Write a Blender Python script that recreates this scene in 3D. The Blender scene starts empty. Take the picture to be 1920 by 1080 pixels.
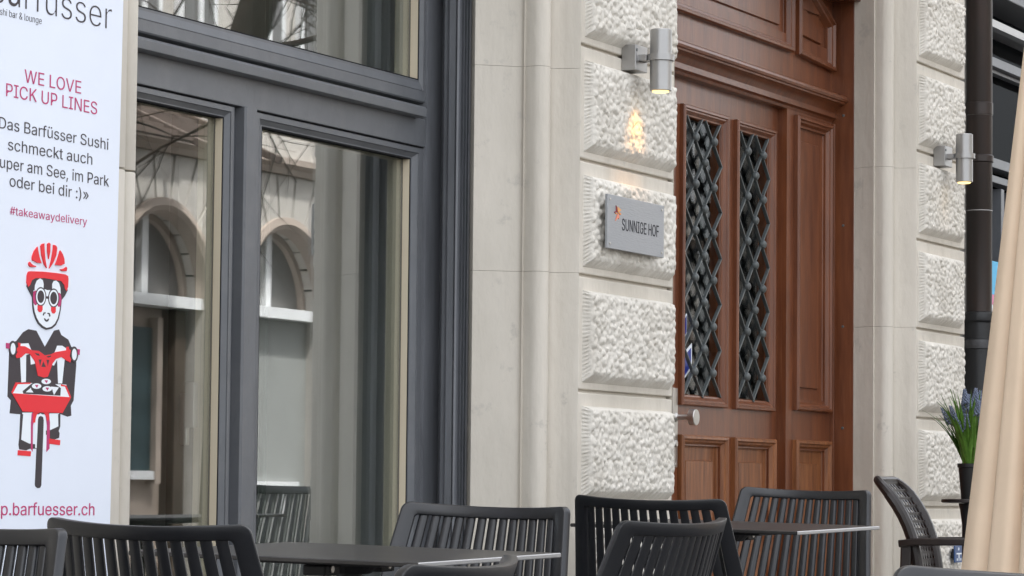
import bpy, bmesh, math, random
import numpy as np
from mathutils import Matrix, Vector
PI = math.pi
scene = bpy.context.scene
COL = scene.collection

# ------------------------------------------------------------------ camera
CAM = (-10.276, -4.2955, 0.80)
MR = [(0.431896, -0.901868, 0.009979), (-0.062085, -0.018690, 0.997896), (0.899784, 0.431607, 0.064065)]
FPX = 6000.0
cam_d = bpy.data.cameras.new('camera'); cam = bpy.data.objects.new('camera', cam_d); COL.objects.link(cam)
cam_d.sensor_width = 36; cam_d.lens = FPX / 1920 * 36; cam_d.clip_start = 0.1; cam_d.clip_end = 300
r_, u_, f_ = [Vector(v) for v in MR]
cam.matrix_world = Matrix(((r_.x, u_.x, -f_.x, CAM[0]), (r_.y, u_.y, -f_.y, CAM[1]), (r_.z, u_.z, -f_.z, CAM[2]), (0, 0, 0, 1)))
scene.camera = cam
# ------------------------------------------------------------------ light
EL, AZ = math.radians(64), math.radians(112)      # azimuth of the sun direction measured from +X
sdir = Vector((math.cos(EL) * math.cos(AZ), math.cos(EL) * math.sin(AZ), math.sin(EL)))
world = bpy.data.worlds.new('World'); scene.world = world; world.use_nodes = True
nt = world.node_tree; bg = nt.nodes['Background']; sky = nt.nodes.new('ShaderNodeTexSky')
sky.sky_type = 'NISHITA'; sky.sun_disc = False; sky.sun_elevation = EL; sky.sun_rotation = PI / 2 - AZ
sky.air_density = 1.0; sky.dust_density = 4.0; sky.ozone_density = 0.6
hsv = nt.nodes.new('ShaderNodeHueSaturation'); hsv.inputs['Saturation'].default_value = .22      # thin even cloud
nt.links.new(sky.outputs[0], hsv.inputs['Color']); nt.links.new(hsv.outputs[0], bg.inputs[0]); bg.inputs[1].default_value = 0.15
sun_d = bpy.data.lights.new('sun', 'SUN'); sun_d.energy = 2.0; sun_d.angle = math.radians(3); sun_d.color = (1, .96, .90)
sun = bpy.data.objects.new('sun', sun_d); COL.objects.link(sun); sun.rotation_euler = sdir.to_track_quat('Z', 'Y').to_euler()
sun.location = (-4, -4, 12)
scene.view_settings.view_transform = 'Standard'; scene.view_settings.look = 'None'
scene.view_settings.exposure = 2.18; scene.view_settings.gamma = 1

random.seed(4)

def at(px, py, Y):
    """the point of the plane y = Y seen at a picture point (1920 x 1080)"""
    c = ((px - 960) / FPX, (540 - py) / FPX, 1.0)
    d = [sum(MR[k][i] * c[k] for k in range(3)) for i in range(3)]
    t = (Y - CAM[1]) / d[1]
    return tuple(CAM[i] + t * d[i] for i in range(3))
def atx(px, Y): return at(px, 500, Y)[0]
def ground(x, y): return 0.0165 * x + 0.02 * y

# ------------------------------------------------------------------ materials
def mat(name, col, rough=.6, spec=.5, metal=0, var=0.0, vscale=4.0, bump=0.0, bscale=40.0, stretch=(1, 1, 1), col2=None, coat=0, detail=6, bdist=.01, emit=None, sss=0):
    m = bpy.data.materials.new(name); m.use_nodes = True
    n = m.node_tree.nodes; l = m.node_tree.links; b = n['Principled BSDF']
    b.inputs['Base Color'].default_value = (*col, 1); b.inputs['Roughness'].default_value = rough
    b.inputs['Specular IOR Level'].default_value = spec; b.inputs['Metallic'].default_value = metal
    if coat: b.inputs['Coat Weight'].default_value = coat; b.inputs['Coat Roughness'].default_value = .15
    if emit: b.inputs['Emission Color'].default_value = (*emit[:3], 1); b.inputs['Emission Strength'].default_value = emit[3]
    if var or bump:
        tc = n.new('ShaderNodeTexCoord'); mp = n.new('ShaderNodeMapping'); mp.inputs['Scale'].default_value = stretch
        l.new(tc.outputs['Object'], mp.inputs['Vector'])
    if var:
        t = n.new('ShaderNodeTexNoise'); t.inputs['Scale'].default_value = vscale; t.inputs['Detail'].default_value = detail
        t.inputs['Roughness'].default_value = .62
        l.new(mp.outputs[0], t.inputs['Vector'])
        r = n.new('ShaderNodeValToRGB'); r.color_ramp.elements[0].position = .3; r.color_ramp.elements[1].position = .7
        c2 = col2 or tuple(c * (1 - var) for c in col)
        r.color_ramp.elements[0].color = (*c2, 1); r.color_ramp.elements[1].color = (*col, 1)
        l.new(t.outputs[0], r.inputs[0]); l.new(r.outputs[0], b.inputs['Base Color'])
    if bump:
        t = n.new('ShaderNodeTexNoise'); t.inputs['Scale'].default_value = bscale; t.inputs['Detail'].default_value = 5
        l.new(mp.outputs[0], t.inputs['Vector'])
        bp = n.new('ShaderNodeBump'); bp.inputs['Strength'].default_value = bump; bp.inputs['Distance'].default_value = bdist
        l.new(t.outputs[0], bp.inputs['Height']); l.new(bp.outputs[0], b.inputs['Normal'])
    return m

def glass_mat(name, refl, tint=(1, 1, 1)):
    m = bpy.data.materials.new(name); m.use_nodes = True
    n = m.node_tree.nodes; l = m.node_tree.links; n.remove(n['Principled BSDF'])
    g = n.new('ShaderNodeBsdfGlossy'); g.inputs['Roughness'].default_value = 0.0; g.inputs['Color'].default_value = (.97, .98, 1, 1)
    t = n.new('ShaderNodeBsdfTransparent'); t.inputs['Color'].default_value = (*tint, 1)
    x = n.new('ShaderNodeMixShader'); x.inputs[0].default_value = refl
    l.new(t.outputs[0], x.inputs[1]); l.new(g.outputs[0], x.inputs[2]); l.new(x.outputs[0], n['Material Output'].inputs[0])
    return m

M = {}
M['stone'] = mat('painted_stone', (.69, .64, .56), .7, .3, var=1, col2=(.545, .505, .435), vscale=2.2, bump=.5, bscale=34, bdist=.006, stretch=(1, 1, .45), detail=9)
M['rustic'] = mat('rusticated_stone', (.73, .695, .63), .75, .25, var=1, col2=(.60, .565, .50), vscale=7, bump=.5, bscale=150, bdist=.003)
def weather(m, amount, scale, stretch, tint, lo=.5, hi=.72):
    """rain streaks, patches and old stains mixed over the base colour"""
    n = m.node_tree.nodes; l = m.node_tree.links; b = n['Principled BSDF']; src = b.inputs['Base Color'].links[0].from_socket
    tc = n.new('ShaderNodeTexCoord'); mp = n.new('ShaderNodeMapping'); mp.inputs['Scale'].default_value = stretch; l.new(tc.outputs['Object'], mp.inputs[0])
    t = n.new('ShaderNodeTexNoise'); t.inputs['Scale'].default_value = scale; t.inputs['Detail'].default_value = 8; t.inputs['Roughness'].default_value = .7; l.new(mp.outputs[0], t.inputs[0])
    r = n.new('ShaderNodeValToRGB'); r.color_ramp.elements[0].position = lo; r.color_ramp.elements[1].position = hi
    r.color_ramp.elements[0].color = (0, 0, 0, 1); r.color_ramp.elements[1].color = (amount, amount, amount, 1); l.new(t.outputs[0], r.inputs[0])
    x = n.new('ShaderNodeMix'); x.data_type = 'RGBA'; l.new(r.outputs[0], x.inputs[0]); l.new(src, x.inputs[6]); x.inputs[7].default_value = (*tint, 1)
    l.new(x.outputs[2], b.inputs['Base Color'])
weather(M["stone"], .4, 1.6, (7, 7, .5), (.44, .40, .34)); weather(M['stone'], .7, 9, (1, 1, 1), (.47, .44, .39), .60, .68); weather(M['stone'], .8, 55, (1, 1, .6), (.36, .33, .29), .70, .74)
weather(M['rustic'], .5, 5, (1, 1, .8), (.47, .43, .37), .5, .75)
M['wall'] = mat('rendered_wall', (.52, .49, .44), .8, .2, var=.2, vscale=3, bump=.2)
M['grey'] = mat('anthracite_paint', (.145, .152, .164), .40, .5, var=.16, vscale=7, bump=.08, bscale=140, bdist=.002)
M['greyworn'] = mat('weathered_anthracite_paint', (.19, .198, .215), .45, .5, var=.3, vscale=14, bump=.25, bscale=60, bdist=.003, stretch=(1, 1, .18))
M['black'] = mat('black_rubber', (.012, .012, .014), .8, .2)
M['cream'] = mat('cream_glazing_bead', (.76, .66, .49), .5, .4, var=.12, vscale=3, stretch=(1, 1, .3))
M['wood'] = mat('varnished_brown_wood', (.205, .068, .027), .30, .45, var=1, col2=(.105, .032, .014), vscale=5, stretch=(5, 5, .55), bump=.16, bscale=45, bdist=.003, coat=.06)
M['woodlow'] = mat('sun_bleached_brown_wood', (.31, .118, .042), .42, .4, var=1, col2=(.115, .036, .013), vscale=5, stretch=(6, 6, .5), bump=.22, bscale=45, bdist=.003, coat=.06)
M['iron'] = mat('wrought_iron', (.125, .14, .14), .40, .5, metal=.2, var=.4, vscale=20)
weather(M['wood'], .5, 2.2, (2, 2, .6), (.06, .018, .009)); weather(M['wood'], .55, 60, (1, 1, .05), (.26, .10, .045), .58, .70); weather(M['woodlow'], .6, 70, (1, 1, .05), (.09, .028, .010), .52, .66); weather(M['woodlow'], .35, 3, (1, 1, .7), (.34, .15, .06), .55, .7)
M['steel'] = mat('brushed_steel', (.60, .58, .55), .35, .5, metal=.9, var=.12, vscale=9, stretch=(1, 1, .2))
M['alu'] = mat('anodised_aluminium', (.40, .395, .39), .40, .5, metal=.85, var=.1, vscale=10)
M['plate'] = mat('brushed_sign_metal', (.37, .38, .395), .5, .5, metal=.4, var=.1, vscale=5, bump=.1, bscale=200, stretch=(.15, 1, 1))
M['lettering'] = mat('dark_lettering', (.018, .018, .024), .6, .3)
M['chair'] = mat('anthracite_resin', (.0078, .0088, .0118), .37, .6, var=.15, vscale=8, bump=.12, bscale=420, bdist=.001)
M['tabletop'] = mat('slate_brown_laminate', (.042, .039, .038), .33, .6, var=.45, vscale=9, bump=.12, bscale=240, bdist=.001)
weather(M['grey'], .4, 5, (1, 1, 1), (.20, .20, .20), .5, .7); weather(M['grey'], .5, 30, (1, 1, .3), (.09, .095, .10), .6, .7)
weather(M['chair'], .35, 5, (1, 1, 1), (.03, .03, .033), .5, .75)
weather(M['tabletop'], .6, 7, (1, .25, 1), (.075, .068, .062), .55, .72)
M['litedge'] = mat('street_lit_edge', (.40, .40, .40), .3, .5, metal=.3)  # brightness of the street light put into the edge colour
M['blackmetal'] = mat('black_powder_coat', (.015, .015, .017), .5, .5)
M['wicker'] = mat('brown_resin', (.020, .014, .013), .36, .5, var=.15, vscale=10)
M['pipe'] = mat('oxidised_copper', (.036, .022, .018), .40, .5, metal=.3, var=1, col2=(.020, .019, .018), vscale=4, stretch=(3, 3, .5), bump=.12, bscale=20, bdist=.004)
M['pipelow'] = mat('black_cast_iron', (.012, .013, .015), .45, .5, var=.3, vscale=12, bump=.3, bscale=70, bdist=.003)
M['solder'] = mat('solder_seam', (.30, .29, .28), .5, .5, metal=.5)
M['fabric'] = mat('beige_canvas', (.76, .605, .455), .9, .15, var=.08, vscale=5, bump=.15, bscale=300, bdist=.001)
M['poster'] = mat('white_poster_film', (.785, .83, .92), .5, .3, var=.04, vscale=3)
M['pink'] = mat('magenta_print', (.50, .045, .16), .6, .3)
M['red'] = mat('red_print', (.78, .035, .045), .6, .3)
M['ink'] = mat('dark_print', (.055, .045, .05), .6, .3)
M['white'] = mat('white_print', (.82, .86, .90), .6, .3)
M['orange'] = mat('orange_print', (.80, .28, .05), .6, .3)
M['salmon'] = mat('salmon_print', (.78, .27, .17), .6, .3)
M['darkred'] = mat('dark_red_print', (.22, .02, .03), .6, .3)
M['yellow'] = mat('yellow_print', (.72, .36, .14), .6, .3)
M['blue'] = mat('blue_enamel', (.02, .07, .20), .3, .5)
M['deepblue'] = mat('deep_blue_film', (.012, .03, .26), .4, .5)
M['sky'] = mat('light_blue_print', (.10, .50, .80), .5, .3)
M['rose'] = mat('pink_print', (.80, .25, .42), .5, .3)
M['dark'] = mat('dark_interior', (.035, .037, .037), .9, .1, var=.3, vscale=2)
M['room'] = mat('room_wall', (.46, .45, .41), .9, .1, var=.2, vscale=1.5)
M['paving'] = mat('grey_paving', (.12, .115, .11), .85, .2, var=.3, vscale=8, bump=.3, bscale=60)
M['leaf'] = mat('green_blade', (.115, .25, .032), .45, .4, var=.5, vscale=30)
M['flower'] = mat('violet_blue_bell', (.085, .115, .185), .6, .3, var=.5, vscale=60, col2=(.24, .27, .36))
M['stem'] = mat('pale_stalk', (.16, .17, .09), .6, .3)
M['pot'] = mat('black_plastic_pot', (.014, .014, .014), .5, .4)
M['soil'] = mat('bulb_skin', (.16, .06, .03), .8, .2, var=.5, vscale=40)
M['bark'] = mat('tree_bark', (.085, .064, .05), .9, .1, var=.5, vscale=6, bump=.6, bscale=25, stretch=(1, 1, .3))
M['ostone'] = mat('pale_limestone', (.56, .53, .49), .8, .2, var=.22, vscale=3, bump=.2)
M['ogrey'] = mat('grey_infill', (.30, .31, .30), .8, .2, var=.12, vscale=2)
M['obeige'] = mat('beige_reveal', (.42, .35, .30), .8, .2, var=.2, vscale=3)
M['owhite'] = mat('white_frame_paint', (.72, .73, .74), .5, .3)
M['teal'] = mat('teal_door_paint', (.028, .055, .064), .6, .3, var=.2, vscale=5)
M['owin'] = mat('dark_pane', (.13, .125, .122), .3, .5)
M['awning'] = mat('brown_awning_slat', (.13, .10, .085), .7, .3)
M['glass'] = glass_mat('window_glass', .235, (.93, .96, .95))
M['doorglass'] = glass_mat('door_glass', .045, (.9, .93, .93))
M['glow'] = mat('lit_lamp_lens', (.5, .38, .2), .5, .3, emit=(1, .68, .24, .55))
M['lens'] = mat('lamp_lens', (.85, .8, .65), .3, .3)

# ------------------------------------------------------------------ mesh builder
class MB:
    def __init__(s): s.v = []; s.f = []; s.m = []
    def add(s, vs, fs, mi=0):
        o = len(s.v); s.v += [tuple(v) for v in vs]; s.f += [tuple(i + o for i in f) for f in fs]; s.m += [mi] * len(fs); return s
    def box(s, x0, x1, y0, y1, z0, z1, mi=0):
        v = [(x, y, z) for x in (x0, x1) for y in (y0, y1) for z in (z0, z1)]
        return s.add(v, [(0, 1, 3, 2), (4, 6, 7, 5), (0, 4, 5, 1), (2, 3, 7, 6), (0, 2, 6, 4), (1, 5, 7, 3)], mi)
    def loops(s, loops, close=True, cap0=False, cap1=False, mi=0):
        n = len(loops[0]); vs = [p for L in loops for p in L]; fs = []
        for i in range(len(loops) - 1):
            for j in range(n if close else n - 1):
                k = (j + 1) % n; fs.append((i * n + j, i * n + k, (i + 1) * n + k, (i + 1) * n + j))
        if cap0: fs.append(tuple(range(n))[::-1])
        if cap1: fs.append(tuple((len(loops) - 1) * n + j for j in range(n)))
        return s.add(vs, fs, mi)
    def plan(s, pts, z0, z1, close=True, mi=0):
        """a plan outline pulled up from z0 to z1"""
        return s.loops([[(x, y, z0) for x, y in pts], [(x, y, z1) for x, y in pts]], close, close, close, mi)
    def profx(s, prof, x0, x1, mi=0):
        """a (y, z) profile pulled along x"""
        return s.loops([[(x0, y, z) for y, z in prof], [(x1, y, z) for y, z in prof]], True, True, True, mi)
    def plate(s, pts, y0, y1, mi=0):
        """an (x, z) outline given the thickness y0..y1"""
        return s.loops([[(x, y0, z) for x, z in pts], [(x, y1, z) for x, z in pts]], True, True, True, mi)
    def ring(s, poly, prof, fill=False, mi=0, back=False):
        """mitred moulding round an (x, z) convex outline: prof = [(inset, y)]"""
        L = [[(x, y, z) for x, z in inset(poly, d)] for d, y in prof]
        return s.loops(L, True, back, fill, mi)
    def tube(s, path, rad, n=10, cap=True, mi=0):
        P = [Vector(p) for p in path]; R = rad if isinstance(rad, (list, tuple)) else [rad] * len(P); L = []
        up = None
        for i, p in enumerate(P):
            t = (P[min(i + 1, len(P) - 1)] - P[max(i - 1, 0)]).normalized()
            if up is None: up = t.orthogonal().normalized()
            up = (up - t * up.dot(t)).normalized(); w = t.cross(up)
            L.append([tuple(p + (up * math.cos(a) + w * math.sin(a)) * R[i]) for a in [2 * PI * k / n for k in range(n)]])
        return s.loops(L, True, cap, cap, mi)
    def bar(s, path, hw, hh, side, mi=0, cap=True):
        """rectangular bar with rounded edges along a path; side = width direction"""
        P = [Vector(p) for p in path]; sd = Vector(side).normalized(); L = []; HW = hw if isinstance(hw, list) else [hw] * len(P); c = min(min(HW), hh) * .35
        for i, p in enumerate(P):
            t = (P[min(i + 1, len(P) - 1)] - P[max(i - 1, 0)]).normalized()
            a = (sd - t * sd.dot(t)).normalized(); b = t.cross(a); w = HW[i]
            L.append([tuple(p + a * x + b * y) for x, y in ((w - c, hh), (w, hh - c), (w, -hh + c), (w - c, -hh), (-w + c, -hh), (-w, -hh + c), (-w, hh - c), (-w + c, hh))])
        return s.loops(L, True, cap, cap, mi)
    def lathe(s, prof, c, n=24, cap=True, mi=0, axis='z'):
        L = []
        for r, h in prof:
            ring_ = []
            for k in range(n):
                a = 2 * PI * k / n; u, w = r * math.cos(a), r * math.sin(a)
                ring_.append((c[0] + u, c[1] + w, c[2] + h) if axis == 'z' else ((c[0] + u, c[1] - h, c[2] + w) if axis == '-y' else (c[0] + h, c[1] + u, c[2] + w)))
            L.append(ring_)
        return s.loops(L, True, cap, cap, mi)
    def build(s, name, mats, parent=None, smooth=False, bevel=0, seg=2, local=False, angle=30):
        me = bpy.data.meshes.new(name)
        off = Vector((0, 0, 0)); q_ = None if local else parent
        while q_: off = off + q_.location; q_ = q_.parent
        me.from_pydata([(v[0] - off[0], v[1] - off[1], v[2] - off[2]) for v in s.v], [], s.f)
        for m_ in (mats if isinstance(mats, list) else [mats]): me.materials.append(m_)
        me.polygons.foreach_set('material_index', s.m)
        bm = bmesh.new(); bm.from_mesh(me); bmesh.ops.remove_doubles(bm, verts=bm.verts, dist=1e-5)
        bmesh.ops.recalc_face_normals(bm, faces=bm.faces)
        if bevel:
            ed = [e for e in bm.edges if len(e.link_faces) == 2 and e.calc_face_angle() > math.radians(40)]
            bmesh.ops.bevel(bm, geom=ed, offset=bevel, segments=seg, affect='EDGES', profile=.5, clamp_overlap=True)
        bm.to_mesh(me); bm.free()
        if smooth: 
            me.shade_smooth(); me.set_sharp_from_angle(angle=math.radians(angle))
        o = bpy.data.objects.new(name, me); COL.objects.link(o)
        if parent: o.parent = parent
        return o

def inset(poly, d):
    """convex (x, z) outline moved inwards by d"""
    n = len(poly); A = sum(poly[i][0] * poly[(i + 1) % n][1] - poly[(i + 1) % n][0] * poly[i][1] for i in range(n)); sg = 1 if A > 0 else -1
    out = []
    for i in range(n):
        p0, p1, p2 = Vector(poly[i - 1]), Vector(poly[i]), Vector(poly[(i + 1) % n])
        a = (p1 - p0).normalized(); b = (p2 - p1).normalized()
        na = Vector((-a.y, a.x)) * sg; nb = Vector((-b.y, b.x)) * sg
        m = (na + nb); m = m / m.dot(na) if abs(m.dot(na)) > 1e-6 else na
        q = p1 + m * d; out.append((q.x, q.y))
    return out
def rect(x0, x1, z0, z1): return [(x0, z0), (x1, z0), (x1, z1), (x0, z1)]
def thing(name, label, cat, loc=(0, 0, 0), group=None):
    o = bpy.data.objects.new(name, None); o.empty_display_size = .1; COL.objects.link(o); o.location = loc
    return tag(o, label, cat, group)
def tag(o, label, cat, group=None):
    o['label'] = label; o['category'] = cat
    if group: o['group'] = group
    return o
def dup(o, parent=None):
    c = o.copy(); COL.objects.link(c)
    if parent: c.parent = parent
    for ch in o.children: dup(ch, c)
    return c

# ================================================================== ground
g = MB(); N = 8
g.add([(x, y, ground(x, y)) for x in (-60, 60) for y in (-40, 40)], [(0, 2, 3, 1)])
pv = g.build('pavement', M['paving']); pv['kind'] = 'structure'

# ================================================================== stone pillars
COURSE = .3775; J0 = 1.1355      # a joint height; courses repeat up and down
def lumps(nx, nz, res, seed, sp=.024):
    """field of rounded pick-hammered lumps on an nx by nz grid"""
    rg = np.random.RandomState(seed)
    X, Z = np.meshgrid(np.arange(nx) * res, np.arange(nz) * res, indexing='ij')
    H = np.zeros_like(X) - .28; gx, gz = int(nx * res / sp) + 3, int(nz * res / (sp * .85)) + 3
    cx = (np.arange(gx)[:, None] - 1 + rg.rand(gx, gz) * .95) * sp; cz = (np.arange(gz)[None, :] - 1 + rg.rand(gx, gz) * .95) * sp * .85
    rr = sp * (.50 + .30 * rg.rand(gx, gz)); hh = .40 + .60 * rg.rand(gx, gz)
    ex = .82 + .36 * rg.rand(gx, gz)
    for i in range(gx):
        for j in range(gz):
            a0, a1 = max(0, int((cx[i, j] - .04) / res)), min(nx, int((cx[i, j] + .04) / res) + 2)
            b0, b1 = max(0, int((cz[i, j] - .04) / res)), min(nz, int((cz[i, j] + .04) / res) + 2)
            if a1 <= a0 or b1 <= b0: continue
            d = (((X[a0:a1, b0:b1] - cx[i, j]) * ex[i, j]) ** 2 + ((Z[a0:a1, b0:b1] - cz[i, j]) / ex[i, j] ** .5) ** 2) / rr[i, j] ** 2
            H[a0:a1, b0:b1] = np.maximum(H[a0:a1, b0:b1], hh[i, j] * np.sqrt(np.clip(1 - d, 0, 1)))
    return np.clip(H + .03 * (rg.rand(*H.shape) - .5), -.4, 1.1)
def block_mesh(x0, x1, z0, z1, y0, seed, prot=.031, amp=.0128, ins=.014, res=.0040, sp=.0200, rr=.0):
    """one raised block: combed margins, hammered face; x0.. is its foot on the plane y0"""
    nx = int((x1 - x0 - 2 * ins) / res); nz = int((z1 - z0 - 2.4 * ins) / res)
    H = lumps(nx, nz, res, seed, sp); b = MB(); rg = np.random.RandomState(seed + 99)
    fx0, fz0 = x0 + ins, z0 + ins * 1.7; sx = (x1 - x0 - 2 * ins) / (nx - 1); sz = (z1 - z0 - 2.4 * ins) / (nz - 1)
    def rnd(i, j):   # rounding of the right end
        if not rr: return 0
        d = max(0, rr - (nx - 1 - i) * sx) / rr
        return d * d * .04
    edge = lambda i, j: min(1, .35 + min(i, j, nx - 1 - i, nz - 1 - j) / 5.0)
    V = [(fx0 + i * sx, y0 - prot + .006 - amp * H[i, j] * edge(i, j) + rnd(i, j), fz0 + j * sz) for i in range(nx) for j in range(nz)]
    F = [(i * nz + j, (i + 1) * nz + j, (i + 1) * nz + j + 1, i * nz + j + 1) for i in range(nx - 1) for j in range(nz - 1)]
    b.add(V, F)
    # left combed margin
    K = 4; L = []
    comb = [.0030 * math.sin(2 * PI * j * res / .0115) * (.6 + .6 * rg.rand()) for j in range(nz)]
    for k in range(K + 1):
        t = k / K; row = []
        for j in range(nz):
            p = V[j]; q = (x0, y0 + .002, z0 + (z1 - z0) * j / (nz - 1))
            w = 1.0 if t < .7 else .5
            row.append((q[0] + (p[0] - q[0]) * t - comb[j] * (w if 0 < k < K else 0), q[1] + (p[1] - q[1]) * t - comb[j] * .5 * (1 if 0 < k < K else 0), q[2] + (p[2] - q[2]) * t))
        L.append(row)
    b.loops(L, close=False)
    R = [V[(nx - 1) * nz + j] for j in range(nz)]
    b.loops([R, [(x1, y0 + .002, z0 + (z1 - z0) * j / (nz - 1)) for j in range(nz)]], close=False)
    T = [V[i * nz + nz - 1] for i in range(nx)]; B = [V[i * nz] for i in range(nx)]
    b.loops([T, [(x0 + (x1 - x0) * i / (nx - 1), y0 + .002, z1) for i in range(nx)]], close=False)
    b.loops([[(x0 + (x1 - x0) * i / (nx - 1), y0 + .002, z0) for i in range(nx)], B], close=False)
    return b
def jamb_plan(xe, sgn=1, deep=None):
    """plan of a moulded jamb running back from a pillar edge at x = xe"""
    pts = [(0, 0), (-.006, .012), (-.012, .05), (-.026, .088), (-.033, .10)]
    c, r = (-.072, .118), .040          # torus
    for k in range(9):
        a = math.radians(-18 - k * 20); pts.append((c[0] + r * math.cos(a), c[1] + r * math.sin(a)))
    pts += [(-.103, .150), (-.112, .152)]
    pts += deep or [(-.21, .28), (-.21, .56)]
    return [(xe + sgn * x, y) for x, y in pts]
def stone_courses(b, outline, z0, z1, gap=.007):
    """stack of plain stones with open joints following an outline (closed plan)"""
    k0 = math.floor((z0 - J0) / COURSE); z = J0 + k0 * COURSE
    while z < z1:
        a, c = max(z0, z + gap / 2), min(z1, z + COURSE - gap / 2)
        if c > a: b.plan(outline, a, c)
        z += COURSE
TOP = 3.3
def pillar(name, label, xl, xr, left_deep, right_deep, rightjamb=True, seeds=0, rr=0, blk=True):
    t = thing(name, label, 'pillar', ((xl + xr) / 2, .15, ground((xl + xr) / 2, 0) - .1))
    core = MB()
    core.plan([(xl + .012, .016), (xr - .012, .016), (xr - .012, .5), (xl + .012, .5)], -.35, TOP)
    stone_courses(core, [(xl, 0), (xr, 0), (xr, .42), (xl, .42)], -.3, TOP, .010)
    core.build('shaft', M['stone'], t, bevel=.0045)
    if blk:
        k = -3
        while J0 + k * COURSE < TOP - .1:
            zb = J0 + k * COURSE
            block_mesh(xl + .028, xr - .03, zb + .026, zb + COURSE - .048, 0, seeds + k + 10, rr=rr).build('rusticated_block', M['rustic'], t, smooth=True, angle=75)
            k += 1
    # moulded jambs, in tall stones with a fine joint
    for xe, sg, dp, on in ((xl - .001, 1, left_deep, left_deep is not None), (xr + .001, -1, right_deep, rightjamb)):
        if not on: continue
        jb = MB(); P = jamb_plan(xe, sg, dp); P = P + [(xe + sg * .0, P[-1][1])]
        zs = [-.3, .38, J0 + COURSE + .004, J0 + 3 * COURSE - .075, TOP]
        for a, c in zip(zs, zs[1:]): jb.plan(P, a + .0005, c - .0005)
        jb.build('jamb_moulding', M['stone'], t, smooth=True, bevel=0, angle=35)
    return t
XL, XR = -.818, -.028
pillar('stone_pillar', 'cream pillar of hammered stone blocks carrying the metal nameplate, left of the brown door', XL, XR, None, [(-.07, .25), (-.07, .46)], True, 10)
# its window side jamb is built on its own outline
DJX = 2.63
pillar('stone_pillar', 'cream pillar of hammered stone blocks between the brown door and the drainpipe', DJX, 3.30, [(-.075, .25), (-.075, .46)], None, False, 40, rr=.07)
lp = [o for o in COL.objects if o.name == 'stone_pillar'][0]
jb = MB(); P = jamb_plan(XL - .001, 1, [(-.1, .158), (-.207, .283), (-.188, .300), (-.10, .40)]) + [(XL - .001, .40)]
zs = [-.3, .38, J0 + COURSE + .006, J0 + 3 * COURSE - .08, TOP]
for a, c in zip(zs, zs[1:]): jb.plan(P, a + .0005, c - .0005)
jb.build('jamb_moulding', M['stone'], lp, smooth=True, angle=35)

# plain pillar that carries the poster
PX = -3.512
t = thing('plain_pillar', 'smooth cream pillar at the left of the shop window, behind the poster', 'pillar', (-4.0, .15, -.12))
b = MB()
zz = [-.35, .46, 1.59, 2.7, TOP]
for a, c in zip(zz, zz[1:]):
    b.plan([(-4.5, -.03), (PX - .085, -.03), (PX - .082, .012), (PX - .056, .014)] + [(PX - .028 + .028 * math.cos(math.radians(q)), .010 - .028 * math.sin(math.radians(q))) for q in range(170, -1, -17)] + [(PX, .30), (PX + .2, .30), (PX + .2, .5), (-4.5, .5)], a + .002, c - .002)
b.build('shaft', M['stone'], t, smooth=True, bevel=.003)

# wall behind, above and between (solid masonry)
w = MB()
w.box(-14, 14, .10, .5, TOP, 13)
w.box(-14, -4.5, 0, .5, -.8, TOP - .001); w.box(-14, 14, 0, .099, TOP + .001, 13); w.box(7.5, 14, .1, .5, -.5, TOP - .001); w.box(-14, 14, .5, 6, 12.9, 13.1)
tag(w.build('facade_wall', M['stone']), 'cream rendered wall above the shop window and the door', 'wall')
w = MB(); w.box(3.302, 3.62, .09, .5, -.3, TOP - .002)
tag(w.build('recessed_wall', M['wall']), 'strip of grey rough wall beside the right pillar, behind the drainpipe', 'wall')

# ================================================================== shop window
GY = .495
wx0 = PX + .2; wxj = XL - .209
win = thing('shop_window', 'large anthracite framed shop window with two casements under a fixed top light', 'window', (-2.15, .45, -.05))
# fluted right jamb of the frame
pp = [(887, .37), (880, .37), (879.5, .305), (876, .303), (874, .313), (871, .311), (868, .322), (865.5, .321), (862, .332), (858.5, .333), (857, .328), (853, .331), (852, .342), (850, .343), (838, .366), (836.5, .378), (833, .382), (829, .391), (827, .415), (824.5, .430), (824, .440), (797, .440)]
P = [(atx(x, y), y) for x, y in pp]; bx = P[-1][0]
P2 = P + [(bx, .52), (wxj + .12, .52), (wxj + .12, .37)]
j = MB(); j.plan(P2, .05, TOP)
j.build('fluted_jamb', M['greyworn'], win, bevel=0)
gsk = MB(); gx = atx(884, .36); gsk.box(gx - .012, gx + .03, .345, .369, .05, TOP); gsk.build('joint_seal', M['black'], win)
j = MB(); j.box(wx0 - .002, wx0 + .1, .36, .52, .05, TOP); j.build('left_jamb', M['grey'], win, bevel=.004)
fl = wx0 + .1
# transom: board, drip ledge, top sash rebate
tr = MB()
tr.box(fl, bx, .445, .52, 1.921, 2.012)
tr.build('transom_board', M['grey'], win, bevel=.002)
led = MB(); lx = atx(799, .40)
led.profx([(.455, 2.010), (.425, 2.007), (.405, 2.010), (.403, 2.036), (.410, 2.044), (.50, 2.046), (.50, 2.010)], fl, lx)
led.build('drip_ledge', M['grey'], win, bevel=.0015)
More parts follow.
